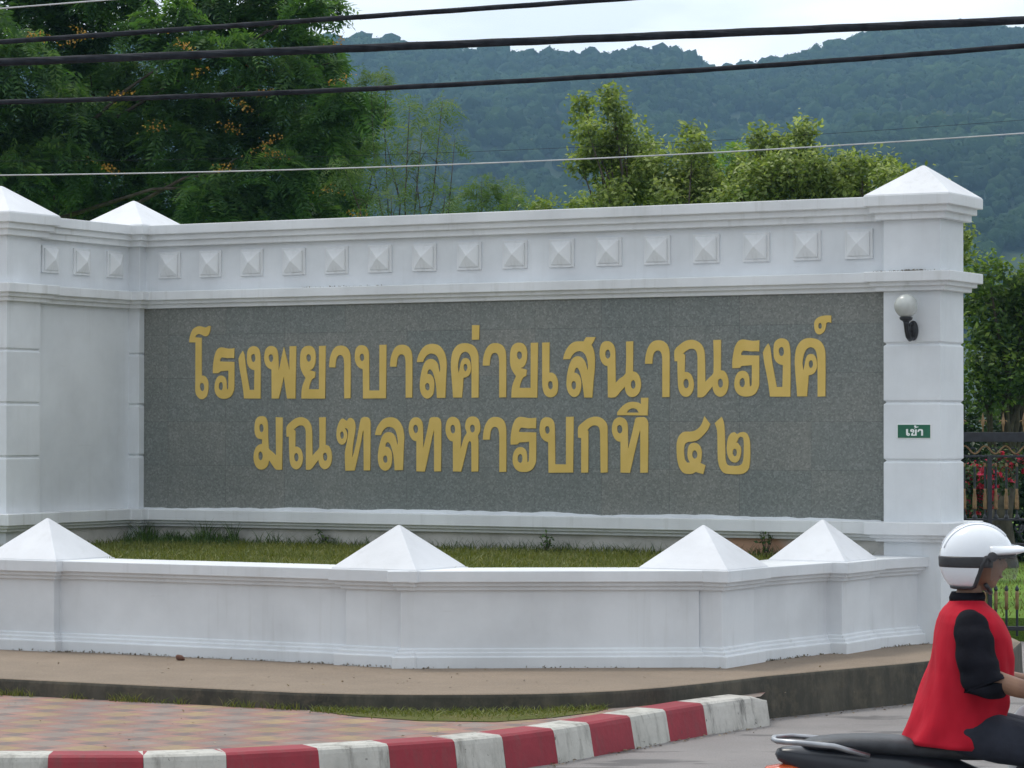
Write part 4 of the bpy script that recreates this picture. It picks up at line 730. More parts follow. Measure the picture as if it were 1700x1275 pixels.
tag(kb.build("kerb", [M_KWHITE, M_KRED, M_KWORN]), kind="structure")

back = [(x - 0.02, y + 0.10) for x, y in K]
tl = MB()
poly = back + [(x + 0.02, y + 0.06) for x, y in reversed(EDGE)][2:] + [(-14, 25.4)]
tl.add([(x, y, 0.18) for x, y in poly], [tuple(range(len(poly)))])
tag(tl.build("paved_island", M_TILE), kind="structure")
sl = MB()
soil = [(-1.25, 18.44), (-0.95, 18.05), (-0.55, 17.78), (-0.1, 17.72), (0.25, 17.98), (0.52, 18.34), (0.66, 18.72), (0.379, 18.56), (0.1, 18.48), (-0.186, 18.44), (-0.55, 18.42), (-0.936, 18.45)]
sl.add([(x, y, 0.184) for x, y in soil], [tuple(range(len(soil)))])
tag(sl.build("soil_strip", M_LAWN), kind="structure")

gd = MB()
gd.box(-90, 140, 27.25, 135, -0.3, 0.20)
tag(gd.build("garden_lawn", M_GARDEN), kind="structure")

# ------------------------------------------------------------------ the white sign wall
SW = thing("sign_wall", "tall white wall with grey granite panel of raised gold Thai letters", "sign wall", (OX, OY, 0), -TH)
PIERS = {'right': (0.02, 0.49, -0.10, 0.40), 'corner': (-7.58, -7.083, -0.10, 0.40), 'wing': (-7.60, -7.10, -1.944, -1.49)}
OUT = [(-7.6, -1.944), (-7.1, -1.944), (-7.1, -1.49), (-7.2, -1.49), (-7.2, -0.1), (-7.083, -0.1), (-7.083, 0), (0.02, 0), (0.02, -0.1),
       (0.49, -0.1), (0.49, 0.40), (0.02, 0.40), (0.02, 0.3), (-7.083, 0.3), (-7.083, 0.40), (-7.58, 0.40), (-7.58, -0.1), (-7.5, -0.1), (-7.5, -1.49), (-7.6, -1.49)]
def subdiv_box(x0, x1, y0, y1, z0, z1): return MB().box(x0, x1, y0, y1, z0, z1)
MB().box(-7.3, 0.2, 0.0, 0.30, 1.072, 3.563).build("main_wall", M_WHITE, SW)
MB().box(-7.3, 0.2, 0.004, 0.30, -0.1, 1.070).build("plinth", M_PLINTH, SW)
MB().box(-7.5, -7.2, -1.7, 0.1, 1.072, 3.560).build("wing_wall", M_WHITE, SW)
MB().box(-7.5, -7.204, -1.7, 0.1, -0.1, 1.069).build("plinth", M_PLINTH, SW)
def moulding(name, zs, offs):
    m = MB()
    prof = []
    for (z0, z1), d in reversed(list(zip(zs, offs))):
        prof += [(d, z0), (d, z1)]
    m.stack(OUT, prof)
    return m.build(name, M_TRIM, SW, bevel=0.006)
moulding("top_cornice", [(3.664, 3.747), (3.613, 3.664), (3.560, 3.613)], (0.12, 0.085, 0.052))
moulding("lower_cornice", [(3.078, 3.157), (3.045, 3.078), (3.008, 3.045)], (0.12, 0.085, 0.052))
moulding("ledge", [(1.124, 1.222), (1.098, 1.124), (1.070, 1.098)], (0.12, 0.085, 0.052))
GRV = [1.696, 2.148, 2.60]
for key, (x0, x1, y0, y1) in PIERS.items():
    m = MB()
    po = [(x0, y0), (x1, y0), (x1, y1), (x0, y1)]
    zs = [-0.1] + GRV + [3.562]
    prof = [(0, zs[0])]
    for z in GRV:
        prof += [(0, z - 0.016), (-0.016, z - 0.003), (-0.016, z + 0.003), (0, z + 0.016)]
    m.stack(po, prof + [(0, zs[-1])])
    pr = m.build("pier", M_WHITE, SW, bevel=0.005)
    cx, cy = (x0 + x1) / 2, (y0 + y1) / 2
    hx, hy = (x1 - x0) / 2 + 0.115, (y1 - y0) / 2 + 0.115
    t_ = 0.022
    c = MB()
    c.rings([[(cx - hx, cy - hy, 3.744), (cx + hx, cy - hy, 3.744), (cx + hx, cy + hy, 3.744), (cx - hx, cy + hy, 3.744)],
             [(cx - hx, cy - hy, 3.752), (cx + hx, cy - hy, 3.752), (cx + hx, cy + hy, 3.752), (cx - hx, cy + hy, 3.752)],
             [(cx - t_, cy - t_, 3.990), (cx + t_, cy - t_, 3.990), (cx + t_, cy + t_, 3.990), (cx - t_, cy + t_, 3.990)],
             [(cx - 0.006, cy - 0.006, 3.998), (cx + 0.006, cy - 0.006, 3.998), (cx + 0.006, cy + 0.006, 3.998), (cx - 0.006, cy + 0.006, 3.998)]])
    c.build("pyramid_cap", M_CAP, pr, bevel=0.008)

# pointed square studs along the frieze: one mesh, each stud its own part
sm = MB()
sm.box(-0.117, 0.117, -0.018, 0.02, -0.117, 0.117)
b_, h_ = 0.094, 0.072
sm.add([(-b_, -0.018, -b_), (b_, -0.018, -b_), (b_, -0.018, b_), (-b_, -0.018, b_),
        (-b_, -0.030, -b_), (b_, -0.030, -b_), (b_, -0.030, b_), (-b_, -0.030, b_), (0, -h_, 0)],
       [(0, 1, 5, 4), (1, 2, 6, 5), (2, 3, 7, 6), (3, 0, 4, 7), (4, 5, 8), (5, 6, 8), (6, 7, 8), (7, 4, 8)])
stud = sm.build("stud", M_TRIM, SW, bevel=0.003)
spots = [(-6.817 + i * 0.4398, 0.0, 3.394 - (i / 15.0) * 0.004, 0.0) for i in range(16)] + [(-7.2, -q, 3.394, rad(90)) for q in (0.318, 0.799, 1.244)]
for i, (x, y, z, rz) in enumerate(spots):
    o = stud if i == 0 else stud.copy()
    if i: C.objects.link(o); o.parent = SW
    o.location = (x, y, z); o.rotation_euler = (0, 0, rz)

panel = MB().box(-7.084, 0.021, -0.025, 0.10, 1.2235, 3.012).build("granite_panel", M_GRANITE, SW)
# ragged line of white plaster along the foot of the granite
random.seed(3)
pl = MB(); xs = [-7.08 + i * 0.05 for i in range(142)]
hh = []
cur = 0.012
for x in xs:
    cur = min(0.030, max(0.004, cur + random.uniform(-0.006, 0.006))); hh.append(cur)
for i in range(len(xs) - 1):
    a, b = xs[i], xs[i + 1]
    pl.add([(a, -0.0275, 1.215), (b, -0.0275, 1.215), (b, -0.0275, 1.222 + hh[i + 1]), (a, -0.0275, 1.222 + hh[i]),
            (a, -0.0255, 1.222 + hh[i] + 0.002), (b, -0.0255, 1.222 + hh[i + 1] + 0.002)], [(0, 1, 2, 3), (3, 2, 5, 4)])
pl.build("plaster_edge", M_WHITE, panel)

def glyph_mesh(name, polys, depth, bev, y_front):
    """outline with holes -> raised flat letter standing on the panel"""
    cu = bpy.data.curves.new(name, 'CURVE')
    cu.dimensions = '2D'; cu.fill_mode = 'BOTH'
    cu.extrude = depth / 2; cu.bevel_depth = bev; cu.bevel_resolution = 1
    for pts in polys:
        sp = cu.splines.new('POLY')
        sp.points.add(len(pts) - 1)
        for q, (x, y) in zip(sp.points, pts):
            q.co = (x, y, 0, 1)
        sp.use_cyclic_u = True
    tmp = bpy.data.objects.new("tmp", cu)
    C.objects.link(tmp)
    bpy.context.view_layer.update()
    me = bpy.data.meshes.new_from_object(tmp.evaluated_get(bpy.context.evaluated_depsgraph_get()))
    bpy.data.objects.remove(tmp); bpy.data.curves.remove(cu)
    me.transform(Matrix(((1, 0, 0, 0), (0, 0, -1, y_front + depth / 2 + bev), (0, 1, 0, 0), (0, 0, 0, 1))))
    me.name = name
    return me
for l in LETTERS:
    me = glyph_mesh("letter", [poly_data(s, 1000.0) for s in l], 0.006, 0.0015, -0.034)
    me.materials.clear(); me.materials.append(M_GOLD)
    o = bpy.data.objects.new("letter", me); C.objects.link(o); o.parent = panel

# small green plate on the right-hand pier
DS = thing("direction_sign", "small green plate with white Thai word on the right white pier", "sign", (*sw(0.2736, 0.10), 1.923), -TH)
MB().box(-0.1385, 0.1385, -0.006, 0.0, -0.056, 0.056).build("border", M_SMALLTXT, DS, bevel=0.002)
MB().box(-0.1335, 0.1335, -0.0085, -0.004, -0.051, 0.051).build("plate", M_GREEN, DS, bevel=0.0015)
for l in SMALL:
    me = glyph_mesh("letter", [[(x - 0.2736, z - 1.923) for x, z in poly_data(s, 10000.0)] for s in l], 0.0012, 0.0003, -0.0102)
    me.materials.clear(); me.materials.append(M_SMALLTXT)
    o = bpy.data.objects.new("letter", me); C.objects.link(o); o.parent = DS

# globe wall lamp
WL = thing("wall_lamp", "round opal globe lamp on black bracket fixed to the right white pier", "wall lamp", (*sw(0.272, 0.10), 2.70), -TH)
bp = MB()
bp.rings([[(0.040 * math.cos(a) * k, -y, 0.078 * math.sin(a) * k) for a in [2 * math.pi * i / 20 for i in range(20)]]
          for k, y in ((0.92, 0.0), (1.0, 0.008), (1.0, 0.03), (0.88, 0.048), (0.5, 0.058))])
bp.build("back_plate", M_LAMPBLACK, WL, smooth=False, bevel=0.004)
MB().tube([(0, -0.045, -0.055), (0, -0.085, -0.066), (0, -0.125, -0.045), (0, -0.150, -0.005), (0, -0.162, 0.045), (0, -0.165, 0.075)],
          [0.020, 0.021, 0.020, 0.019, 0.021, 0.026], 10).tube([(0, -0.05, 0.045), (0, -0.085, 0.048), (0, -0.105, 0.02), (0, -0.095, -0.012), (0, -0.075, -0.010)],
          [0.010, 0.011, 0.010, 0.009, 0.007], 8).build("bracket_arm", M_LAMPBLACK, WL, smooth=True)
MB().lathe([(0.020, 0.058), (0.030, 0.070), (0.044, 0.078), (0.050, 0.086), (0.050, 0.098), (0.046, 0.100)], (0, -0.165, 0), 20).build("globe_holder", M_LAMPBLACK, WL, smooth=False)
prof = [(0.001, -0.091)] + [(0.091 * math.sin(a), -0.091 * math.cos(a)) for a in [math.pi * i / 18 for i in range(1, 18)]] + [(0.001, 0.091)]
gl = MB().lathe([(rr, h + 0.184) for rr, h in prof], (0, -0.165, 0), 28).build("globe", M_GLOBE, WL, smooth=True)

# ------------------------------------------------------------------ the low white boundary wall
LW = thing("low_wall", "low white boundary wall with pyramid topped piers along the pavement", "low wall", (OX, OY, 0), -TH)
def low_profile(poly, e=0.0, body=M_LOW):
    return MB().stack(poly, [(0.062, 0.20), (0.062, 0.367 + e), (0.040, 0.367 + e), (0.040, 0.395 + e), (0.018, 0.395 + e), (0.018, 0.420 + e), (0, 0.420 + e), (0, 0.824 - e),
                             (0.030, 0.824 - e), (0.030, 0.853 - e), (0.058, 0.853 - e), (0.058, 0.882 - e), (0.090, 0.882 - e), (0.090, 0.960 + e)])
def seg_poly(a, b, th):
    """plan strip from a to b (front face), th thick away from the road; sign-wall (along, out) coordinates"""
    a, b = Vector((a[0], -a[1])), Vector((b[0], -b[1]))
    d = (b - a).normalized(); nn = Vector((-d.y, d.x))
    return [tuple(a), tuple(b), tuple(b + nn * th), tuple(a + nn * th)]
SEGS = [((-12.0, 3.97), (-5.1, 3.97)), ((-5.2, 3.97), (-2.1, 3.955)), ((-1.95, 4.075), (-0.20, 2.965)), ((-0.118, 2.75), (0.10, 1.05)), ((0.085, 1.10), (0.325, -0.02))]
for a, b in SEGS:
    low_profile(seg_poly(a, b, 0.34)).build("wall_panel", M_LOW, LW, bevel=0.006)
PQ = [(-11.0, 4.04), (-8.0, 4.04), (-4.965, 4.045), (-1.885, 4.03), (-0.035, 2.945), (0.187, 1.33)]
for i, (u, nf) in enumerate(PQ):
    po = [(u - 0.54, -nf), (u, -nf), (u, -nf + 0.54), (u - 0.54, -nf + 0.54)]
    pr = low_profile(po, 0.003).build("pier", M_LOW, LW, bevel=0.006)
    cx, cy, hb = u - 0.27, -nf + 0.27, (0.31 if i == 5 else 0.345)
    MB().rings([[(cx - hb, cy - hb, 0.958), (cx + hb, cy - hb, 0.958), (cx + hb, cy + hb, 0.958), (cx - hb, cy + hb, 0.958)],
                [(cx - hb, cy - hb, 0.968), (cx + hb, cy - hb, 0.968), (cx + hb, cy + hb, 0.968), (cx - hb, cy + hb, 0.968)],
                [(cx - .008, cy - .008, 1.262), (cx + .008, cy - .008, 1.262), (cx + .008, cy + .008, 1.262), (cx - .008, cy + .008, 1.262)]]
               ).build("pyramid_cap", M_CAP, pr, bevel=0.006)

# planter lawn between the two walls
pw = [sw(u, q) for u, q in ((-12, 3.8), (-2.0, 3.8), (-0.3, 2.75), (0.0, 0.9), (0.22, -0.02), (-7.25, -0.02), (-7.25, 1.7), (-12, 1.7))]
m = MB()
m.add([(x, y, 0.925) for x, y in pw], [tuple(range(len(pw)))])
tag(m.build("planter_lawn", M_LAWN), kind="structure")
# ------------------------------------------------------------------ leaves, grass, trees
def kite(c, ax, nrm, L, W):
    """leaf-shaped quads: centre, long axis, normal, length, width"""
    side = np.cross(nrm, ax)
    side /= np.linalg.norm(side, axis=1, keepdims=True) + 1e-9
    L = L[:, None]; W = W[:, None]
    a = c - ax * L * 0.5
    b = c - ax * L * 0.02 + side * W * 0.5 + nrm * W * 0.12
    d = c + ax * L * 0.5
    e = c - ax * L * 0.02 - side * W * 0.5 + nrm * W * 0.12
    v = np.stack([a, b, d, e], 1).reshape(-1, 3)
    f = np.arange(len(c) * 4).reshape(-1, 4)
    return v, f

def unit(a): return a / (np.linalg.norm(a, axis=1, keepdims=True) + 1e-9)

def lobe_points(rs, lobes, per_m2, squash=0.9):
    """clump centres near the surface of each lobe, with their outward direction"""
    P = []; D = []
    for x, y, z, r in lobes:
        k = max(12, int(per_m2 * 4 * math.pi * r * r))
        d = unit(rs.normal(size=(k, 3)))
        rr = r * (0.45 + 0.62 * rs.rand(k, 1) ** 0.6)
        P.append(np.array([[x, y, z]]) + d * rr * np.array([[1, 1, squash]])); D.append(d)
    return np.concatenate(P), np.concatenate(D)

def broad_crown(rs, lobes, clumps, per_clump, spread, L, up=0.5):
    P, D = lobe_points(rs, lobes, clumps)
    tone = rs.normal(0, 0.16, len(P)) + 0.22 * D[:, 2]  # clumps on a lobe's upper side are lighter: toplight put into leaf colour
    c = np.repeat(P, per_clump, 0) + rs.normal(0, spread, (len(P) * per_clump, 3))
    d = np.repeat(D, per_clump, 0)
    k = len(c)
    nrm = unit(rs.normal(0, 0.75, (k, 3)) + d * 0.5 + np.array([[0, 0, up]]))
    ax = unit(np.cross(nrm, rs.normal(size=(k, 3))))
    l = L * rs.uniform(0.7, 1.3, k)
    v, f = kite(c, ax, nrm, l, l * rs.uniform(0.42, 0.6, k))
    return v, f, np.clip(0.45 + np.repeat(tone, per_clump) + rs.normal(0, 0.16, k), 0, 1)

def frond_crown(rs, lobes, per_m2, L, pairs=8, droop=0.25, pin=0.30, wid=0.26, keep=None):
    """feathery crown: every frond is a row of narrow leaflets either side of its stalk"""
    P, D = lobe_points(rs, lobes, per_m2, 0.8)
    k = len(P)
    ax = unit(D * np.array([[1, 1, 0.3]]) + rs.normal(0, 0.55, (k, 3)) - np.array([[0, 0, droop]]))
    nrm = unit(np.array([[0, 0, 1.0]]) + rs.normal(0, 0.4, (k, 3)))
    nrm = unit(nrm - ax * np.sum(nrm * ax, 1, keepdims=True))
    side = np.cross(nrm, ax)
    l = L * rs.uniform(0.5, 1.35, k)
    tone = 0.42 + rs.normal(0, 0.16, k) + 0.2 * D[:, 2]  # fronds on a lobe's upper side lighter, skylight put into their tone
    V = []; F = []; A = []; o = 0
    for j in range(pairs):
        t = (j + 0.6) / pairs
        for s in (-1, 1):
            base = P + ax * (l * (t - 0.5))[:, None] - np.array([[0, 0, 1.0]]) * (l * 0.35 * t * t)[:, None]
            dirn = unit(side * s + ax * 0.45 - np.array([[0, 0, 0.25]]) + rs.normal(0, 0.12, (k, 3)))
            ll = l * pin * (1 - 0.55 * abs(t - 0.4))
            v, f = kite(base + dirn * (ll * 0.5)[:, None], dirn, nrm, ll, ll * wid)
            V.append(v); F.append(f + o); o += len(v)
            A.append(np.clip(tone + rs.normal(0, 0.08, k), 0, 1))
    return np.concatenate(V), np.concatenate(F), np.concatenate(A)

def limbs(base, lobes, r0, rs, split=0.45, n=7, fork=None):
    """tapered trunk and a bent limb into every lobe"""
    m = MB()
    base = Vector(base)
    cx = sum(l[0] for l in lobes) / len(lobes); cy = sum(l[1] for l in lobes) / len(lobes); cz = min(l[2] for l in lobes)
    top = Vector((base.x + (cx - base.x) * 0.5, base.y + (cy - base.y) * 0.5, base.z + max(0.6, (cz - base.z) * split + 0.3)))
    if fork: top = Vector(fork)
    mid = base.lerp(top, 0.5) + Vector((rs.uniform(-.08, .08), rs.uniform(-.08, .08), 0))
    m.tube([base - Vector((0, 0, 0.1)), base + Vector((0, 0, 0.15)), mid, top], [r0 * 1.35, r0, r0 * 0.85, r0 * 0.72], 10)
    for x, y, z, r in (lobes[::4] if fork else lobes):
        e = Vector((x, y, z + r * 0.35))
        L = (e - top).length
        a = top.lerp(e, 0.35) + Vector((rs.uniform(-.2, .2), rs.uniform(-.2, .2), rs.uniform(-.22, .06))) * L * 0.5
        b = top.lerp(e, 0.7) + Vector((rs.uniform(-.1, .1), rs.uniform(-.15, .15), rs.uniform(-.12, .14))) * L * 0.4
        rr = r0 * min(0.55, 0.22 + 0.12 * r) * (0.62 if fork else 1.0)
        m.tube([top - Vector((0, 0, 0.05)), a, b, e], [rr, rr * 0.75, rr * 0.48, rr * 0.18], n)
        for q in range(3):
            s = b.lerp(e, rs.uniform(0.0, 0.8))
            t_ = s + Vector(tuple(rs.normal(0, 1, 3))).normalized() * r * 0.7
            m.tube([s, s.lerp(t_, 0.5) + Vector((0, 0, 0.04)), t_], [rr * 0.3, rr * 0.2, rr * 0.08], 5)
    return m

def tree(name, label, lobes, base, r0, crown, leafmat, seed, group=None, cat="tree", fork=None):
    rs = np.random.RandomState(seed)
    t = thing(name, label, cat, base, 0, group)
    v, f, a = crown(rs, lobes)
    raw_mesh("crown", v - np.array([base]), f, leafmat, t, attr=a)
    o = limbs(base, lobes, r0, rs, fork=fork).build("trunk", M_BARK, t, smooth=True)
    o.location = (-base[0], -base[1], -base[2])
    return t

def mean_x(l): return sum(q[0] for q in l) / len(l)
G_TREES = "trees growing behind the sign wall"
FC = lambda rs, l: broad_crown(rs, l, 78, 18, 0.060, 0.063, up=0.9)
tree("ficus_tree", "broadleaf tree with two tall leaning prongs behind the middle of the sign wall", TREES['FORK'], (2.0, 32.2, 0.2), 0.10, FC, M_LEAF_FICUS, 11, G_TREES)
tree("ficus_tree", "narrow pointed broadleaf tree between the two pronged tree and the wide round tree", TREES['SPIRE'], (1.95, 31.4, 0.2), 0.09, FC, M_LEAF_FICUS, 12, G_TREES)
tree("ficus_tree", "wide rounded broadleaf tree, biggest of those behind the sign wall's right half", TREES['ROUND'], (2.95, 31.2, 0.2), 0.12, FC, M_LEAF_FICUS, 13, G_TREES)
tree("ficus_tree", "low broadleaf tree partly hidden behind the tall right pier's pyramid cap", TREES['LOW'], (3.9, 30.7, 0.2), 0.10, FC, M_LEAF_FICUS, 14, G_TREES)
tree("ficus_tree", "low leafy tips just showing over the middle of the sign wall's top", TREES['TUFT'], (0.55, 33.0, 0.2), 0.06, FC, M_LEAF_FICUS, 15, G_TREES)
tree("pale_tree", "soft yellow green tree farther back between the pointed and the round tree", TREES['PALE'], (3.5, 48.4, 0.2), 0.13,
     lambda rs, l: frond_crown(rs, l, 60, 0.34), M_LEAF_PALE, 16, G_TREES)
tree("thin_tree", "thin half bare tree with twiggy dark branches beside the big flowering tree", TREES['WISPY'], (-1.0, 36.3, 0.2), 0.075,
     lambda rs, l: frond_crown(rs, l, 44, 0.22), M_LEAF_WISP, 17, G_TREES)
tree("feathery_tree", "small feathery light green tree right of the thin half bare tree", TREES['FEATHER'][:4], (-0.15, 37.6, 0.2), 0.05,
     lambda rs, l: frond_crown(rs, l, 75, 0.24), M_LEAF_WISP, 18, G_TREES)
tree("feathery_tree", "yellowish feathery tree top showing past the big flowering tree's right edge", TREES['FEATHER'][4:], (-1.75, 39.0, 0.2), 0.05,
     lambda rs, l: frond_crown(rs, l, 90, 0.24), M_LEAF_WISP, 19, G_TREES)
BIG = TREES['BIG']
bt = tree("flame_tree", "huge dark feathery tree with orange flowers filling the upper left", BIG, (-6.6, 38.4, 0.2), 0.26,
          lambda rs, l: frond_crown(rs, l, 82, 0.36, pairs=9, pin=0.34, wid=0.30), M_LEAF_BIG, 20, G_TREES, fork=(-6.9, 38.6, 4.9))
rs = np.random.RandomState(77)
for i, (x, y, z) in enumerate(FLOWERS):
    k = rs.randint(26, 60)
    c = np.stack([rs.normal(0, 0.085, k), rs.normal(0, 0.08, k), rs.normal(0, 0.032, k)], 1)
    c[:, 2] += c[:, 0] * rs.uniform(-0.6, 0.6)
    nrm = unit(rs.normal(size=(k, 3)) + np.array([[0, -0.4, 0.5]]))
    ax = unit(np.cross(nrm, rs.normal(size=(k, 3))))
    l = rs.uniform(0.022, 0.042, k)
    v, f = kite(c, ax, nrm, l, l * 0.75)
    raw_mesh("flower_cluster", v + np.array([[x + 6.6, y - 38.4, z - 0.2]]), f, M_ORANGE, bt, attr=rs.rand(k))
tree("garden_tree", "dense dark leafy tree beyond the iron fence right of the tall pier", TREES['RIGHT'], (6.2, 37.2, 0.2), 0.16,
     lambda rs, l: broad_crown(rs, l, 42, 16, 0.08, 0.085, up=0.9), M_LEAF_RIGHT, 21)
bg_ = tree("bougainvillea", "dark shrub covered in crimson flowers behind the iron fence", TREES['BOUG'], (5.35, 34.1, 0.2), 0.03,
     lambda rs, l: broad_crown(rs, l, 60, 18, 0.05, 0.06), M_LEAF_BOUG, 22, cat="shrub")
rs = np.random.RandomState(78)
P, D = lobe_points(rs, TREES['BOUG'], 60)
P = P[D[:, 1] < 0.3]
c = np.repeat(P, 9, 0) + rs.normal(0, 0.028, (len(P) * 9, 3)); k = len(c)
nrm = unit(rs.normal(size=(k, 3)) + np.array([[0, -0.6, 0.3]])); ax = unit(np.cross(nrm, rs.normal(size=(k, 3))))
l = rs.uniform(0.04, 0.065, k)
v, f = kite(c, ax, nrm, l, l * 0.8)
tag(raw_mesh("flowers", v - np.array([[5.35, 34.1, 0.2]]), f, M_PINK, bg_, attr=rs.rand(k)), kind="stuff")

# dense hedge below the garden tree, leaf tone lowered for deep shade there
rs = np.random.RandomState(80)
hl = [(4.9 + 0.42 * i, 39.5 + rs.uniform(-.4, .4), 0.7 + 0.95 * (i % 2) + rs.uniform(-.15, .25), 0.85) for i in range(15)]
ht = thing("hedge", "dark clipped hedge under the dense tree beyond the iron fence", "hedge", (7.8, 39.5, 0.2))
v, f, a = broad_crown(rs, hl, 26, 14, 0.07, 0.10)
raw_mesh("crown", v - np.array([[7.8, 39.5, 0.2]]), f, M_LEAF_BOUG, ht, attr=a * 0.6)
st_ = MB()
for x, y, z, r_ in hl:
    st_.tube([(x - 7.8, y - 39.5, -0.05), (x - 7.75, y - 39.5, z - 0.2)], [0.03, 0.015], 6)
st_.build("stems", M_BARK, ht, smooth=True)

# grass in the planter: many blades, too many to count
def blades(name, pts, h0, h1, w, mat, seed, lean=0.35, clump=False):
    rs = np.random.RandomState(seed); k = len(pts)
    h = h0 + (h1 - h0) * rs.rand(k) ** 1.6
    if clump: h *= np.interp(np.sin(pts[:, 0] * 9.0) + np.sin(pts[:, 0] * 23.0 + 1) + np.sin(pts[:, 0] * 51.0), [-1.8, 2.2], [0.35, 1.25])
    a = rs.uniform(0, 2 * np.pi, k)
    sd = np.stack([np.cos(a), np.sin(a), np.zeros(k)], 1) * w
    ln = np.stack([rs.normal(0, lean, k), rs.normal(0, lean, k), np.ones(k)], 1)
    m1 = pts + ln * (h * 0.55)[:, None]; tip = pts + ln * np.array([[1.7, 1.7, 1.0]]) * h[:, None]
    v = np.stack([pts - sd, pts + sd, m1 + sd * 0.7, m1 - sd * 0.7, tip], 1).reshape(-1, 3)
    b = np.arange(k)[:, None] * 5
    f = np.concatenate([b + np.array([[0, 1, 2]]), b + np.array([[0, 2, 3]]), b + np.array([[3, 2, 4]])])
    at = np.clip(rs.normal(0.5, 0.22, k), 0, 1)
    o = raw_mesh(name, v, f, mat, attr=np.concatenate([at, at, at]))
    return tag(o, kind="stuff")
rs = np.random.RandomState(31)
def vn2(x, y): return np.sin(x * 2.3 + 1.2 * np.sin(y * 3.1)) * np.cos(y * 2.7 + np.sin(x * 4.0)) + 0.4 * np.sin(x * 9 + y * 7)
def sw_pts(u, q, z): return np.stack([OX + UX * u - math.sin(TH) * q, OY + UY * u - math.cos(TH) * q, np.full(len(u), z)], 1)
u = rs.uniform(-9.5, 0.1, 60000); q = rs.uniform(0.0, 3.75, 60000)
ok = ((q < 3.6 - np.maximum(0, u + 1.85) * 0.64) & ((u < -0.75) | (q < 1.9 - (u + 0.75) * 4.5)) & ((u > -7.15) | (q > 1.95)))
ok &= rs.rand(60000) < np.interp(vn2(u, q), [-0.9, 0.9], [0.25, 1.0])
blades("planter_grass", sw_pts(u[ok], q[ok], 0.925), 0.02, 0.065, 0.004, M_BLADE, 32)
# taller weeds against the foot of the sign wall, thickest in the left corner
u = np.concatenate([rs.uniform(-7.1, -0.1, 1000), -6.60 + rs.normal(0, 0.42, 1500), np.repeat(rs.uniform(-5.6, -0.3, 26), 24) + rs.normal(0, 0.05, 624)])
q = np.abs(np.concatenate([rs.normal(0, 0.07, 1000), rs.normal(0, 0.22, 1500), rs.normal(0, 0.04, 624)])) + 0.012
ok = (u > -7.18) & (u < 0)
big = (np.abs(u + 6.45) < 0.85)
blades("weeds", sw_pts(u[ok & ~big], q[ok & ~big], 0.925), 0.03, 0.12, 0.003, M_WEED, 33, 0.35)
blades("weeds", sw_pts(u[ok & big], q[ok & big], 0.925), 0.06, 0.20, 0.004, M_WEED, 34, 0.28, clump=True)
def weed_plant(u0, q0, h, seed, label):
    rs = np.random.RandomState(seed)
    x, y = sw(u0, q0)
    t = thing("weed_plant", label, "weed", (x, y, 0.92))
    m = MB(); c = []
    for k in range(6):
        d = Vector((rs.normal(0, .25), rs.normal(0, .15), 1.0)).normalized() * h * rs.uniform(0.6, 1.1)
        m.tube([(0, 0, 0), tuple(d * 0.5 + Vector((0.01, 0, 0))), tuple(d)], [0.004, 0.003, 0.0015], 5)
        for s in np.linspace(0.35, 1, 7):
            c.append(tuple(d * s + Vector(tuple(rs.normal(0, 0.016, 3)))))
    m.build("stem", M_BARK, t)
    c = np.array(c); k = len(c)
    nrm = unit(rs.normal(0, 0.6, (k, 3)) + np.array([[0, -0.3, 0.8]])); ax = unit(np.cross(nrm, rs.normal(size=(k, 3))))
    l = rs.uniform(0.028, 0.05, k)
    v, f = kite(c, ax, nrm, l, l * 0.55)
    raw_mesh("foliage", v, f, M_WEED, t, attr=rs.rand(k))
weed_plant(-2.93, 0.16, 0.16, 1, "leafy little weed at the foot of the sign wall near its middle")
weed_plant(-0.98, 0.10, 0.27, 2, "tall spindly weed against the orange stain at the sign wall's foot")
weed_plant(-5.15, 0.06, 0.15, 3, "small spindly weed at the sign wall's foot right of the thick grass")
# straggling grass along the stained pavement edge and on the pavers
rs = np.random.RandomState(41)
k = 2200
t_ = rs.rand(k); ex = -1.25 + t_ * 1.85
ey = np.interp(ex, [e[0] for e in EDGE], [e[1] for e in EDGE]) - 0.035 - np.abs(rs.normal(0, 0.16, k)) * np.interp(ex, [-1.25, -0.5, 0.2, 0.62], [0.35, 1.3, 1.1, 0.25])
blades("strip_grass", np.stack([ex, ey, np.full(k, 0.18)], 1), 0.012, 0.05, 0.0035, M_BLADE, 42, 0.5)
k = 900
ex = rs.uniform(-3.4, -1.2, k); keep = rs.rand(k) < np.interp(np.sin(ex * 7) + np.sin(ex * 17), [-1, 1.6], [0, 1])
ey = np.interp(ex, [e[0] for e in EDGE], [e[1] for e in EDGE]) - 0.035 - np.abs(rs.normal(0, 0.03, k))
blades("strip_grass", np.stack([ex, ey, np.full(k, 0.18)], 1)[keep], 0.02, 0.07, 0.003, M_BLADE, 43, 0.5)
# lawn blades beyond the fence
u = rs.uniform(4.0, 9.5, 9000); w_ = rs.uniform(27.4, 46, 9000)
blades("lawn_grass", np.stack([u, w_, np.full(9000, 0.2)], 1), 0.02, 0.06, 0.006, M_BLADE, 44)

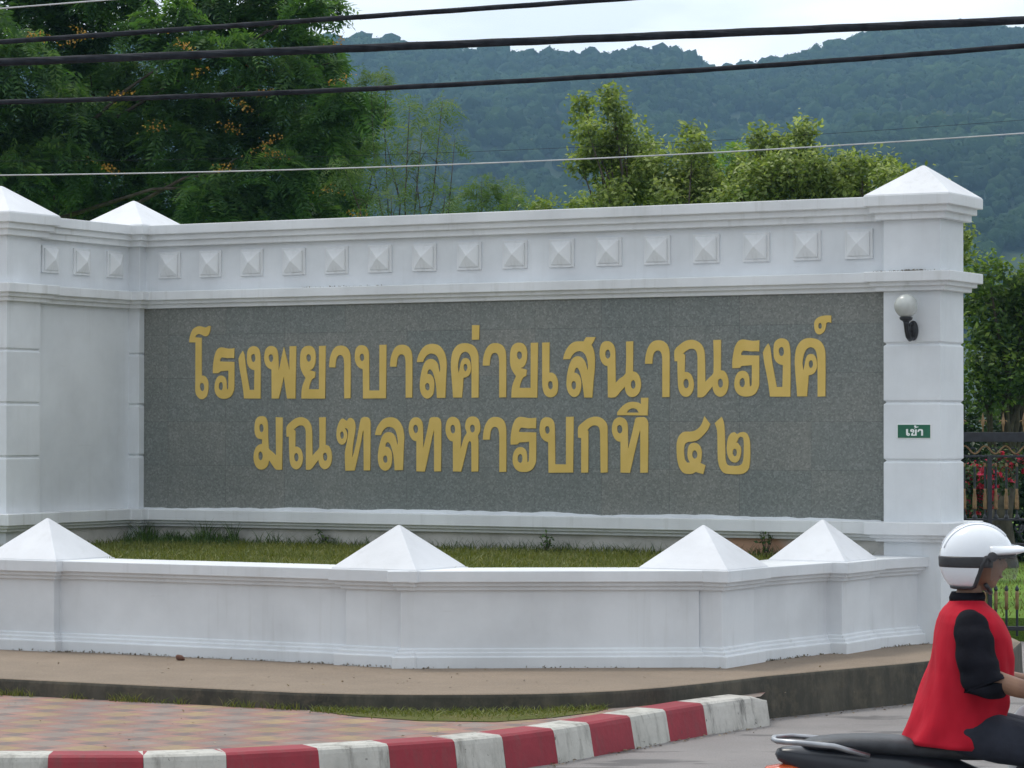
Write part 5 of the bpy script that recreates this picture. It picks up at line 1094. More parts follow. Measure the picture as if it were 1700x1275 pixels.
# ------------------------------------------------------------------ forested hills
RA = np.array([a for a, z in RIDGE]); RZ = np.array([z for a, z in RIDGE])
YF, YR = 520.0, 1400.0
def vnoise(x, y, s):
    return (np.sin(x / s + 1.3 * np.sin(y / (s * 1.7))) * np.cos(y / (s * 0.9) + 0.8 * np.sin(x / (s * 1.3) + 2.0)))
def hill_z(X, Y):
    a = X / np.maximum(Y, 1)
    R = np.interp(a, RA, RZ)
    t = np.clip((Y - YF) / (YR - YF), 0, 1)
    up = R * (0.15 * t + 0.85 * t ** 1.15)
    bump_ = (9 * vnoise(X, Y, 55) + 5 * vnoise(X + 40, Y, 23)) * 4 * t * (1 - t)
    b = np.clip((Y - YR) / 500.0, 0, 1)
    return up + bump_ - b * b * R * 1.1
aa = np.linspace(-0.62, 0.62, 320); yy = np.linspace(YF - 10, 2050, 110)
A_, Y_ = np.meshgrid(aa, yy)
X_ = A_ * Y_
Z_ = hill_z(X_, Y_) - 0.6
v = np.stack([X_, Y_, Z_], -1).reshape(-1, 3)
nx = len(aa)
i, j = np.meshgrid(np.arange(len(yy) - 1), np.arange(nx - 1), indexing='ij')
b = (i * nx + j).ravel()
f = np.stack([b, b + 1, b + nx + 1, b + nx], 1)
M_HILL = simple("hill_undergrowth", (0.014, 0.030, 0.012), (0.03, 0.055, 0.02), 0.05, 0.95)
tag(raw_mesh("hill", v, f, M_HILL, smooth=True), kind="structure")

def canopy_mat():
    m, t, b = nodes_of("forest_canopy")
    at = N(t, "ShaderNodeAttribute", attribute_name="leaf")
    v = coords(t)
    f = noise(t, v, 1.3, 4, 0.75)
    c1 = ramp(t, at.outputs["Fac"], [(0.0, (0.018, 0.042, 0.014)), (0.5, (0.036, 0.080, 0.022)), (0.85, (0.065, 0.125, 0.030)), (1.0, (0.11, 0.14, 0.05))])
    col = mix(t, 1.0, c1, ramp(t, f, [(0.3, (0.60, 0.60, 0.60)), (0.7, (1.08, 1.08, 1.08))]), 'MULTIPLY')
    t.links.new(col, b.inputs["Base Color"])
    b.inputs["Roughness"].default_value = 0.9
    b.inputs["Specular IOR Level"].default_value = 0.1
    bump(t, b, f, 1.0, 0.8)
    return m
M_CANOPY = canopy_mat()
bm = bmesh.new(); bmesh.ops.create_icosphere(bm, subdivisions=2, radius=1.0)
SV = np.array([q.co[:] for q in bm.verts]); SF = np.array([[q.index for q in fc.verts] for fc in bm.faces]); bm.free()
rs = np.random.RandomState(9)
KN = 17000
Yc = np.sqrt(rs.uniform(640.0 ** 2, 1440.0 ** 2, KN)); ac = rs.uniform(-0.30, 0.26, KN)
keep = (ac > -0.09) | (rs.rand(KN) < 0.45)
Yc, ac = Yc[keep], ac[keep]
kx_ = 2600                                     # larger crowns either side, outside the photograph's view
Yc = np.concatenate([Yc, np.sqrt(rs.uniform(640.0 ** 2, 1440.0 ** 2, kx_))]); ac = np.concatenate([ac, np.where(rs.rand(kx_) < 0.6, rs.uniform(-0.55, -0.28, kx_), rs.uniform(0.25, 0.45, kx_))])
# a denser row of crowns along the skyline
ns = 420
Yc = np.concatenate([Yc, rs.uniform(1385, 1425, ns)]); ac = np.concatenate([ac, rs.uniform(-0.12, 0.24, ns)])
Xc = ac * Yc; Zc = hill_z(Xc, Yc)
vis = Zc / Yc > 0.026
Xc, Yc, Zc = Xc[vis], Yc[vis], Zc[vis]; KN = len(Xc)
variants = []
for q in range(14):
    ph = rs.uniform(0, 6.3, (6, 3)); fr = rs.uniform(1.8, 6.5, (6, 3))
    d = sum(np.sin(SV @ fr[i_] + ph[i_, 0]) * (0.22 if i_ < 3 else 0.12) for i_ in range(6))
    s = SV * (1 + d[:, None] * 0.8)
    s[:, 2] *= rs.uniform(0.75, 1.25)
    variants.append(s)
R_ = np.where((ac[vis] < -0.29) | (ac[vis] > 0.255), 2.3, 1.0) * rs.uniform(1.6, 3.5, KN) * np.where(rs.rand(KN) < 0.10, 1.4, 1.0)
rot = rs.uniform(0, 6.28, KN)
V = np.empty((KN, len(SV), 3), np.float32)
which = rs.randint(0, 14, KN)
for q in range(14):
    idx = np.where(which == q)[0]
    s = variants[q]; c_, s_ = np.cos(rot[idx])[:, None], np.sin(rot[idx])[:, None]
    V[idx, :, 0] = (s[:, 0] * c_ - s[:, 1] * s_) * R_[idx, None] + Xc[idx, None]
    V[idx, :, 1] = (s[:, 0] * s_ + s[:, 1] * c_) * R_[idx, None] + Yc[idx, None]
    V[idx, :, 2] = s[:, 2] * R_[idx, None] + (Zc[idx] + R_[idx] * 0.75)[:, None]
F_ = (SF[None] + (np.arange(KN) * len(SV))[:, None, None]).reshape(-1, 3)
hue = np.clip(rs.normal(0.42, 0.16, KN) + 0.30 * vnoise(Xc, Yc, 38), 0, 1)
tag(raw_mesh("hill_forest", V.reshape(-1, 3), F_, M_CANOPY, smooth=True, attr=np.repeat(hue * 0.75, len(SF))), kind="stuff")
# leaf sprays over the crowns break up their outlines
KL = 34
d = unit(rs.normal(size=(KN * KL, 3)) + np.array([[0, -0.25, 0.35]]))
rr_ = np.repeat(R_, KL)
c = d * (rr_ * rs.uniform(0.78, 1.22, KN * KL))[:, None] * np.array([[1, 1, 0.95]])
c += np.repeat(np.stack([Xc, Yc, Zc + R_ * 0.75], 1), KL, 0)
nrm = unit(d + rs.normal(0, 0.55, d.shape)); ax = unit(np.cross(nrm, rs.normal(size=d.shape)))
l = np.clip(rr_ * rs.uniform(0.28, 0.55, KN * KL), 0.5, 1.7)
v, f = kite(c, ax, nrm, l, l * 0.6)
tag(raw_mesh("hill_forest_leaves", v, f, M_CANOPY, attr=np.clip(np.repeat(hue, KL) + rs.normal(0, 0.13, KN * KL) + 0.1 * d[:, 2], 0, 1)), kind="stuff")  # upward sprays toned lighter, light from above put into colour
# bare-stemmed trees standing up along the skyline are part of the same far wood
# ------------------------------------------------------------------ overhead cables
def cable(name, label, pts, r, mat, twist=False, group="overhead cables crossing the top"):
    P = [Vector(p) for p in pts]
    a, b = P[0], P[-1]
    xs = [p.x for p in P]
    def at(x):
        y = a.y + (b.y - a.y) * (x - a.x) / (b.x - a.x)
        co = np.polyfit(xs, [p.z for p in P], 2 if len(P) > 3 else 1)
        co[0] = max(co[0], 0.0) if len(P) > 3 else co[0]
        return Vector((x, y, float(np.polyval(co, x))))
    x0, x1 = -9.0, 9.0
    n_ = 160 if twist else 60
    line = [at(x0 + (x1 - x0) * i / n_) for i in range(n_ + 1)]
    m = MB()
    if not twist:
        m.tube(line, r, 8)
    else:
        m.tube(line, r * 0.90, 10)
        for ph in (0.0, 2.09, 4.19):          # outer strands lashed round the core
            sp = []
            for i in range(n_ * 4 + 1):
                x = x0 + (x1 - x0) * i / (n_ * 4)
                q_ = at(x); an = ph + (x - x0) * 4.2
                sp.append(q_ + Vector((0, math.cos(an), math.sin(an))) * r * 0.62)
            m.tube(sp, r * 0.37, 6)
    o = m.build(name, mat, smooth=True)
    return tag(o, label, "cable", group)
cable("power_cable", "thickest black twisted cable, middle one of the three black cables", CABLES['THICK'], 0.0265, M_CABLE, True)
cable("power_cable", "black cable crossing the upper left corner, highest of the three black cables", CABLES['TOP'], 0.0175, M_CABLE, True)
cable("power_cable", "black cable below the thickest one, lowest of the three black cables", CABLES['LOWER'], 0.0175, M_CABLE, True)
cable("thin_wire", "thin pale wire sagging low in front of the trees", CABLES['WHITE'], 0.0045, M_WIREW, group="thin overhead wires")
cable("thin_wire", "thin dark wire just above the pale wire", CABLES['DARK'], 0.0014, M_CABLE, group="thin overhead wires")
cable("thin_wire", "thin pale wire cutting the extreme top left corner", CABLES['UPPER'], 0.005, M_WIREW, group="thin overhead wires")

# ------------------------------------------------------------------ iron fence on the right
FX, FY = 4.05, 27.0
FN = thing("iron_fence", "black iron fence with gold spear tips and scrolls right of the tall pier", "fence", (FX, FY, 0))
W_ = 3.2
def fz(y): return 1.94 - (y - 712) / 181.5
for z0, z1, d in ((fz(733), fz(717), 0.04), (fz(759), fz(755), 0.02), (fz(863.5), fz(860), 0.02), (fz(905), fz(901), 0.02), (0.10, 0.14, 0.02)):
    MB().box(0, W_, -d, d, z0, z1).build("rail", M_BLACK, FN, bevel=0.003)
for k in range(4):
    x = 0.33 + k * 1.06 - 0.012
    MB().box(x - 0.02, x + 0.02, -0.021, 0.021, 0.0, fz(756)).build("post", M_BLACK, FN, bevel=0.003)
def leafpoint(m, x, z0, z1, w, d=0.012):
    """flat forged spear: widest a third of the way up"""
    prof = [(0.30, 0.0), (0.42, 0.25), (1.0, 0.42), (0.75, 0.62), (0.30, 0.86), (0.03, 1.0)]
    m.rings([[(x - w * k, -d * k, z0 + (z1 - z0) * t), (x + w * k, -d * k, z0 + (z1 - z0) * t), (x + w * k, d * k, z0 + (z1 - z0) * t), (x - w * k, d * k, z0 + (z1 - z0) * t)] for k, t in prof])
for k in range(17):
    x = 0.07 + k * 0.187
    m = MB()
    leafpoint(m, x, fz(716), fz(684), 0.016)
    sp_ = m.build("spear", M_FGOLD, FN)
    MB().tube([(x - 0.036, 0, fz(700.5)), (x - 0.030, 0, fz(698)), (x - 0.016, 0, fz(697.5)), (x, 0, fz(699)), (x + 0.016, 0, fz(697.5)), (x + 0.030, 0, fz(698)), (x + 0.036, 0, fz(700.5))],
              [0.003, 0.005, 0.006, 0.005, 0.006, 0.005, 0.003], 6).build("crossbar", M_FGOLD, sp_)
wv = MB()
wv.tube([(0.0 + 0.01 * i, -0.012, (fz(738.5) + fz(754)) / 2 - 0.036 * math.cos(2 * math.pi * (0.01 * i - 0.005 + 0.0935 - 0.083) / 0.187)) for i in range(int(W_ / 0.01))], 0.009, 6)
wv.build("wave_band", M_FGOLD, FN, smooth=True)
for k in range(16):
    x = 0.167 + k * 0.187
    m = MB()
    zc = fz(748)
    m.tube([(x + 0.026 * math.cos(a), 0, zc + 0.026 * math.sin(a)) for a in np.linspace(-0.2, 2 * math.pi, 18)], 0.009, 6)
    m.build("ring", M_BLACK, FN, smooth=True)
zz = MB()
zz.tube([(0.0485 * i, 0, fz(760) if i % 2 else fz(768)) for i in range(int(W_ / 0.0485))], 0.006, 5)
zz.build("zigzag_band", M_BLACK, FN)
for tier in range(2):
    for k in range(32):
        x = 0.085 + k * 0.0965
        if tier == 0:
            m = MB()
            m.rings([[(x + r_ * math.cos(a), r_ * math.sin(a), fz(y)) for a in np.linspace(0, 2 * math.pi, 9)[:-1]]
                     for r_, y in ((0.011, 774), (0.011, 811), (0.0105, 843), (0.016, 844.5), (0.011, 847), (0.011, 853), (0.022, 857), (0.024, 859.5), (0.012, 861))])
            pk = m.build("picket", M_BLACK, FN, smooth=False)
            m = MB()
            m.rings([[(x + r_ * math.cos(a), r_ * math.sin(a), fz(y)) for a in np.linspace(0, 2 * math.pi, 9)[:-1]]
                     for r_, y in ((0.006, 768), (0.013, 770), (0.010, 774.5), (0.0095, 810.5), (0.0135, 811), (0.0115, 815), (0.017, 824), (0.0205, 834), (0.018, 841), (0.023, 844.5))])
            m.build("gold_sleeve", M_FGOLD, pk, smooth=True)
        else:
            m = MB()
            m.rings([[(x + r_ * math.cos(a), r_ * math.sin(a), z) for a in np.linspace(0, 2 * math.pi, 9)[:-1]]
                     for r_, z in ((0.0115, 0.05), (0.0115, fz(1011)), (0.011, fz(984)), (0.011, fz(981)), (0.020, fz(977.5)), (0.013, fz(974)), (0.002, fz(970.5)))])
            pk = m.build("picket", M_BLACK, FN)
            MB().rings([[(x + r_ * math.cos(a), r_ * math.sin(a), fz(y)) for a in np.linspace(0, 2 * math.pi, 9)[:-1]]
                        for r_, y in ((0.017, 1011), (0.015, 1000), (0.017, 985), (0.014, 980.5))]).build("gold_sleeve", M_FGOLD, pk, smooth=True)
for k in range(8):
    x = 0.30 + k * 0.37
    m = MB()
    for s in (-1, 1):
        pts = []
        for i in range(26):
            t = i / 25.0
            a = math.pi * (0.5 - 2.1 * t) ; rr = 0.055 * (1 - 0.62 * t)
            pts.append((x + s * (0.085 - rr * math.cos(a) * 0.9), 0, fz(882) + 0.03 + rr * math.sin(a)))
        m.tube([(x + s * 0.02, 0, fz(901)), (x + s * 0.05, 0, fz(896))] + pts[::-1][:0] + [(x + s * 0.085, 0, fz(884))] + pts[3:], [0.008] * 3 + [0.010] * 20 + [0.007] * 3, 6)
    m.build("scroll", M_BLACK, FN, smooth=True)
# ------------------------------------------------------------------ motorcycle and rider
def cloth_mat():
    m, t, b = nodes_of("red_cloth")
    v = coords(t, (1.0, 1.0, 0.35), (0, rad(28), 0))
    f = noise(t, v, 9, 4)
    t.links.new(ramp(t, f, [(0.35, (0.38, 0.006, 0.020)), (0.65, (0.50, 0.012, 0.030))]), b.inputs["Base Color"])
    b.inputs["Roughness"].default_value = 0.85
    b.inputs["Specular IOR Level"].default_value = 0.2
    n1 = N(t, "ShaderNodeTexNoise"); n1.inputs["Scale"].default_value = 9.0; n1.inputs["Detail"].default_value = 2.0; n1.inputs["Distortion"].default_value = 1.2
    t.links.new(v, n1.inputs["Vector"])
    bump(t, b, n1.outputs["Fac"], 0.22, 0.03)
    return m
M_RED = cloth_mat()
M_BCLOTH = simple("black_cloth", (0.006, 0.006, 0.009), (0.012, 0.012, 0.017), 12.0, 0.85, 0.15)
M_BCLOTH.node_tree.nodes["Principled BSDF"].inputs["Specular IOR Level"].default_value = 0.08
M_NAVY = simple("navy_cloth", (0.010, 0.013, 0.024), (0.022, 0.026, 0.042), 10.0, 0.85, 0.2)
M_SKIN = simple("tanned_skin", (0.20, 0.105, 0.065), (0.27, 0.145, 0.09), 12.0, 0.5, 0.05)
M_HELM = simple("white_helmet_gloss", (0.74, 0.77, 0.82), (0.80, 0.83, 0.87), 4.0, 0.18, coat=0.6)
M_HTRIM = simple("dark_helmet_trim", (0.02, 0.02, 0.023), (0.04, 0.04, 0.045), 15.0, 0.5)
M_BLKPLASTIC = simple("black_bike_plastic", (0.014, 0.016, 0.022), (0.028, 0.031, 0.040), 6.0, 0.3)
M_SEAT = simple("black_seat_vinyl", (0.016, 0.018, 0.023), (0.03, 0.033, 0.04), 20.0, 0.45, 0.1)
M_RUBBER = simple("tyre_rubber", (0.012, 0.012, 0.012), (0.025, 0.025, 0.025), 20.0, 0.85, 0.3)
M_CHROME = simple("worn_bright_metal", (0.30, 0.31, 0.33), (0.42, 0.43, 0.45), 12.0, 0.42, metallic=1.0)
M_ENGINE = simple("grey_engine_metal", (0.16, 0.165, 0.17), (0.26, 0.265, 0.27), 14.0, 0.5, 0.2, metallic=0.6)
M_BWHITE = simple("white_bike_plastic", (0.62, 0.66, 0.68), (0.70, 0.73, 0.75), 5.0, 0.3)
M_TAIL = simple("orange_red_lens", (0.50, 0.06, 0.02), (0.62, 0.11, 0.03), 8.0, 0.2)
M_SHOE = simple("dark_shoe", (0.02, 0.016, 0.013), (0.04, 0.032, 0.026), 12.0, 0.6)
M_EYE = simple("dark_eye", (0.015, 0.01, 0.008), (0.03, 0.02, 0.015), 20.0, 0.2)
M_LIP = simple("lip", (0.17, 0.06, 0.045), (0.20, 0.07, 0.055), 20.0, 0.5)
M_LENS = simple("clear_lamp_lens", (0.55, 0.57, 0.58), (0.65, 0.67, 0.68), 12.0, 0.1)
def visor_mat():
    m, t, b = nodes_of("smoky_visor")
    b.inputs["Base Color"].default_value = (0.16, 0.17, 0.17, 1)
    b.inputs["Roughness"].default_value = 0.08
    b.inputs["Transmission Weight"].default_value = 0.0
    b.inputs["Alpha"].default_value = 0.12
    return m
M_VISOR = visor_mat()

def fuse(o, voxel, smooth_it=0):
    """melt overlapping pieces into one continuous skin"""
    r_ = o.modifiers.new("remesh", 'REMESH'); r_.mode = 'VOXEL'; r_.voxel_size = voxel; r_.use_smooth_shade = True
    if smooth_it:
        q_ = o.modifiers.new("smooth", 'SMOOTH'); q_.factor = 0.5; q_.iterations = smooth_it
    bpy.context.view_layer.update()
    me2 = bpy.data.meshes.new_from_object(o.evaluated_get(bpy.context.evaluated_depsgraph_get()))
    me2.name = o.data.name
    o.modifiers.clear()
    o.data = me2
    me2.polygons.foreach_set("use_smooth", [True] * len(me2.polygons))
    return o
BX, BY = 1.38, 11.7
MC = thing("motorcycle", "dark step-through motorcycle with white front shield carrying the red shirted rider", "motorcycle", (BX, BY, 0))
for ax in (0.0, 1.24):
    wh = bpy.data.objects.new("wheel", None); C.objects.link(wh); wh.parent = MC; wh.location = (ax, 0, 0.285)
    m = MB()
    tor = []
    for i in range(40):
        a = 2 * math.pi * i / 40
        tor.append([((0.243 + 0.042 * math.cos(b)) * math.cos(a), 0.040 * math.sin(b), (0.243 + 0.042 * math.cos(b)) * math.sin(a)) for b in [2 * math.pi * k / 10 for k in range(10)]])
    m.rings(tor + [tor[0]], cap=False)
    m.build("tyre", M_RUBBER, wh, smooth=True)
    m = MB()
    rim = []
    for i in range(40):
        a = 2 * math.pi * i / 40
        rim.append([(r_ * math.cos(a), y, r_ * math.sin(a)) for r_, y in ((0.215, -0.03), (0.225, -0.03), (0.225, 0.03), (0.215, 0.03))])
    m.rings(rim + [rim[0]], cap=False)
    m.lathe([(0.055, -0.045), (0.06, -0.04), (0.06, 0.04), (0.055, 0.045)], (0, 0, 0), 16, 'Y')
    for k in range(18):
        a = 2 * math.pi * k / 18
        m.tube([(0.055 * math.cos(a + 0.3), -0.03 if k % 2 else 0.03, 0.055 * math.sin(a + 0.3)), (0.218 * math.cos(a), 0, 0.218 * math.sin(a))], 0.0025, 5)
    m.build("rim", M_CHROME, wh)
def ering(cx, cz, hw, hh, tilt=0.0, n=14, yc=0.0, sq=0.75):
    """rounded cross-section in the y-z plane, leaning by tilt"""
    o = []
    for k in range(n):
        a = 2 * math.pi * k / n
        c_, s_ = math.cos(a), math.sin(a)
        c_ = math.copysign(abs(c_) ** sq, c_); s_ = math.copysign(abs(s_) ** sq, s_)
        o.append((cx - s_ * hh * math.sin(tilt), yc + hw * c_, cz + s_ * hh * math.cos(tilt)))
    return o
MB().rings([ering(-0.34, 0.655, 0.03, 0.022), ering(-0.28, 0.645, 0.07, 0.045), ering(-0.10, 0.62, 0.105, 0.075), ering(0.15, 0.58, 0.12, 0.10),
            ering(0.40, 0.54, 0.11, 0.11), ering(0.58, 0.45, 0.075, 0.09), ering(0.72, 0.42, 0.05, 0.06), ering(0.86, 0.58, 0.045, 0.05), ering(0.93, 0.74, 0.04, 0.04)]
           ).build("body_cover", M_BLKPLASTIC, MC, smooth=True, subsurf=1)
MB().rings([ering(-0.24, 0.690, 0.05, 0.012), ering(-0.18, 0.700, 0.10, 0.028), ering(0.0, 0.700, 0.125, 0.038), ering(0.16, 0.69, 0.125, 0.042),
            ering(0.34, 0.675, 0.115, 0.04), ering(0.48, 0.665, 0.09, 0.036), ering(0.58, 0.655, 0.05, 0.02)]).build("seat", M_SEAT, MC, smooth=True, subsurf=1)
m = MB()
m.tube([(0.02, -0.135, 0.66), (-0.12, -0.142, 0.700), (-0.26, -0.125, 0.712), (-0.335, -0.07, 0.712), (-0.345, 0.0, 0.712), (-0.335, 0.07, 0.712), (-0.26, 0.125, 0.712), (-0.12, 0.142, 0.700), (0.02, 0.135, 0.66)], 0.011, 8)
m.build("grab_rail", M_CHROME, MC, smooth=True)
MB().rings([ering(-0.385, 0.572, 0.04, 0.02), ering(-0.37, 0.572, 0.062, 0.034), ering(-0.29, 0.580, 0.066, 0.040), ering(-0.22, 0.60, 0.05, 0.03)]).build("tail_light", M_TAIL, MC, smooth=True)
MB().box(-0.40, -0.395, -0.075, 0.075, 0.44, 0.55).build("number_plate", M_BWHITE, MC, bevel=0.004)
def fender(cx, cz, a0, a1, name):
    m = MB(); rr = []
    for i in range(14):
        a = a0 + (a1 - a0) * i / 13
        o = []
        for y, dr in ((-0.06, -0.03), (-0.058, 0.0), (-0.03, 0.018), (0.03, 0.018), (0.058, 0.0), (0.06, -0.03), (0.05, -0.03), (0.048, -0.004), (0.025, 0.010), (-0.025, 0.010), (-0.048, -0.004), (-0.05, -0.03)):
            R_ = 0.315 + dr
            o.append((cx + R_ * math.cos(a), y, cz + R_ * math.sin(a)))
        rr.append(o)
    m.rings(rr); return m.build(name, M_BLKPLASTIC, MC, smooth=False)
fender(0.0, 0.30, rad(70), rad(170), "rear_fender")
fender(1.24, 0.30, rad(30), rad(150), "front_fender")
MB().rings([ering(0.30, 0.30, 0.05, 0.05), ering(0.36, 0.30, 0.12, 0.10), ering(0.52, 0.30, 0.13, 0.11), ering(0.66, 0.33, 0.09, 0.08), ering(0.80, 0.36, 0.07, 0.06), ering(0.84, 0.36, 0.03, 0.03)]).build("engine", M_ENGINE, MC, smooth=True)
MB().tube([(0.70, -0.08, 0.30), (0.62, -0.12, 0.20), (0.40, -0.13, 0.18), (0.20, -0.145, 0.21), (0.10, -0.15, 0.24), (-0.25, -0.16, 0.30), (-0.30, -0.16, 0.305)], [0.016, 0.016, 0.016, 0.018, 0.042, 0.045, 0.03], 12).build("exhaust", M_CHROME, MC, smooth=True)
for s in (-1, 1):
    MB().tube([(0.0, s * 0.075, 0.285), (0.36, s * 0.06, 0.33)], [0.018, 0.02], 8).build("swingarm", M_BLKPLASTIC, MC, smooth=True)
    MB().tube([(-0.02, s * 0.10, 0.30), (0.06, s * 0.105, 0.44), (0.12, s * 0.105, 0.56)], [0.02, 0.026, 0.018], 10).build("shock_absorber", M_CHROME, MC, smooth=True)
    MB().tube([(1.24, s * 0.075, 0.285), (1.10, s * 0.075, 0.58), (0.99, s * 0.06, 0.82)], [0.02, 0.024, 0.022], 10).build("fork_leg", M_CHROME, MC, smooth=True)
    MB().tube([(0.56, s * 0.10, 0.25), (0.56, s * 0.26, 0.25)], 0.014, 8).build("foot_peg", M_RUBBER, MC, smooth=True)
    MB().tube([(0.845, s * 0.22, 0.905), (0.835, s * 0.37, 0.900)], 0.017, 10).build("handle_grip", M_RUBBER, MC, smooth=True)
    mr = MB().tube([(0.86, s * 0.24, 0.91), (0.89, s * 0.28, 1.02), (0.885, s * 0.30, 1.07)], 0.006, 6)
    mr = mr.build("mirror", M_BLKPLASTIC, MC, smooth=True)
    MB().rings([ering(0.895, 1.10, 0.02, 0.02, yc=s * 0.31), ering(0.888, 1.10, 0.058, 0.038, yc=s * 0.31), ering(0.876, 1.10, 0.058, 0.038, yc=s * 0.31)]).build("mirror_head", M_BLKPLASTIC, mr, smooth=False)
    # white shield panel each side of the steering column
    rr = []
    for x, z, y0, y1, th in ((0.62, 0.40, 0.09, 0.15, .01), (0.64, 0.52, 0.10, 0.22, .012), (0.63, 0.66, 0.09, 0.275, .014), (0.64, 0.78, 0.06, 0.275, .014), (0.72, 0.86, 0.03, 0.20, .012)):
        rr.append([(x - 0.02, s * y1, z), (x + 0.05, s * (y0 + y1) / 2, z + 0.01), (x + 0.14, s * y0, z + 0.02), (x + 0.14 + th, s * y0, z + 0.02), (x + 0.05 + th, s * ((y0 + y1) / 2 + th), z + 0.01), (x - 0.02 + th, s * (y1 + th), z)])
    MB().rings(rr).build("leg_shield", M_BWHITE, MC, smooth=True, subsurf=1)
MB().tube([(0.845, -0.23, 0.905), (0.87, -0.12, 0.92), (0.90, 0, 0.915), (0.87, 0.12, 0.92), (0.845, 0.23, 0.905)], 0.012, 8).build("handlebar", M_CHROME, MC, smooth=True)
hd = MB().rings([ering(0.84, 0.91, 0.04, 0.03), ering(0.88, 0.92, 0.12, 0.055), ering(0.96, 0.91, 0.12, 0.08), ering(1.03, 0.89, 0.09, 0.075), ering(1.05, 0.885, 0.06, 0.05)]).build("headlight_housing", M_BWHITE, MC, smooth=True, subsurf=1)
MB().rings([ering(1.045, 0.885, 0.07, 0.055), ering(1.062, 0.884, 0.055, 0.043), ering(1.070, 0.884, 0.02, 0.015)]).build("headlight", M_LENS, hd, smooth=True)
MB().rings([ering(0.90, 0.78, 0.06, 0.05), ering(0.97, 0.74, 0.13, 0.10), ering(1.02, 0.66, 0.09, 0.09), ering(1.04, 0.60, 0.03, 0.03)]).build("front_cowl", M_BWHITE, MC, smooth=True, subsurf=1)

RX = 1.72
PN = thing("person", "rider in white helmet, red shirt over black sleeves and dark trousers passing on motorcycle", "person", (RX, BY, 0))
PO = (-RX, 0, 0)
def put(o): 
    o.location = (-RX, 0, 0); return o
# body: joints with radii grown into one skin
J = []; E_ = []
def jn(x, y, z, r, parent=None, r2=None):
    J.append((x, y, z, r, r2 or r)); i = len(J) - 1
    if parent is not None: E_.append((parent, i))
    return i
pel = jn(1.75, 0, 0.80, 0.110)
sp1 = jn(1.77, 0, 0.93, 0.100, pel); sp2 = jn(1.80, 0, 1.07, 0.100, sp1); ch = jn(1.80, 0, 1.17, 0.085, sp2)
nk = jn(1.805, 0, 1.27, 0.052, ch); hb = jn(1.825, 0, 1.35, 0.058, nk)
hands = []
for s in (-1, 1):
    sh = jn(1.79, s * 0.150, 1.165, 0.050, ch); el = jn(1.83, s * 0.248, 0.985, 0.044, sh)
    fm = jn(1.965, s * 0.265, 0.935, 0.041, el); wr = jn(2.12, s * 0.285, 0.915, 0.027, fm); pa = jn(2.185, s * 0.292, 0.922, 0.033, wr, 0.02)
    hands.append(s)
    hp = jn(1.73, s * 0.095, 0.775, 0.085, pel); kn = jn(2.13, s * 0.165, 0.675, 0.058, hp); cf = jn(2.07, s * 0.16, 0.52, 0.055, kn); an = jn(1.965, s * 0.165, 0.335, 0.038, cf)
    ft = jn(2.05, s * 0.175, 0.285, 0.035, an)
me = bpy.data.meshes.new("body")
me.from_pydata([j[:3] for j in J], E_, []); me.update()
tmp = bpy.data.objects.new("tmp_body", me); C.objects.link(tmp)
sk = tmp.modifiers.new("skin", 'SKIN'); sk.use_smooth_shade = True
for i, j in enumerate(J):
    me.skin_vertices[0].data[i].radius = (j[3], j[4])
me.skin_vertices[0].data[0].use_root = True
ss = tmp.modifiers.new("subsurf", 'SUBSURF'); ss.levels = 2; ss.render_levels = 2
bpy.context.view_layer.update()
bme = bpy.data.meshes.new_from_object(tmp.evaluated_get(bpy.context.evaluated_depsgraph_get()))
bpy.data.objects.remove(tmp)
bod = MB()
bod.add([v_.co[:] for v_ in bme.vertices], [tuple(p_.vertices) for p_ in bme.polygons])
# fingers wrapped round each grip, thumb closing from the inside
for s in hands:
    for k, (dy, ln_) in enumerate(((-0.036, 0.95), (-0.012, 1.06), (0.012, 1.0), (0.034, 0.82))):
        y = s * (0.295 + dy)
        bod.tube([(2.190, y, 0.932), (2.222 + 0.006 * ln_, y, 0.936), (2.246, y, 0.917), (2.244, y, 0.892), (2.222, y, 0.880), (2.208, y, 0.884)], [0.0105, 0.010, 0.0095, 0.009, 0.0082, 0.006], 8)
    bod.tube([(2.15, s * 0.262, 0.915), (2.185, s * 0.246, 0.898), (2.215, s * 0.245, 0.885), (2.232, s * 0.252, 0.884)], [0.013, 0.0115, 0.010, 0.007], 8)
# head with brow, nose, lips, chin and ears, looking forward (+x)
HX, HZ = 1.845, 1.425
hr = []
NP = 28
for i in range(25):
    th = math.pi * (i + 0.02) / 24.04
    ring = []
    zz_ = math.cos(th)
    for k in range(NP):
        ph = 2 * math.pi * k / NP
        sx, sy = math.sin(th) * math.cos(ph), math.sin(th) * math.sin(ph)
        x = 0.098 * sx; y = 0.074 * sy; z = 0.125 * zz_
        if zz_ < -0.1:                                   # jaw narrows, chin comes forward
            q_ = (-0.1 - zz_)
            y *= 1 - 0.32 * q_; x = x * (1 - 0.12 * q_) + 0.018 * q_
        fr = max(0.0, math.cos(ph)) * math.sin(th)
        g_ = lambda c0, w0, cy, wy: math.exp(-((zz_ - c0) / w0) ** 2 - ((sy - cy) / wy) ** 2) * (1 if sx > 0 else 0)
        x += 0.026 * g_(-0.22, 0.13, 0, 0.14) + 0.010 * g_(0.0, 0.16, 0, 0.12) + 0.007 * g_(0.17, 0.08, 0, 0.6)
        x += 0.009 * g_(-0.50, 0.05, 0, 0.28) + 0.008 * g_(-0.60, 0.05, 0, 0.26) + 0.012 * g_(-0.86, 0.12, 0, 0.3)
        x -= 0.010 * g_(0.03, 0.09, 0.38, 0.17) + 0.010 * g_(0.03, 0.09, -0.38, 0.17)
        ring.append((HX + x, y, HZ + z))
    hr.append(ring)
bod.rings(hr)
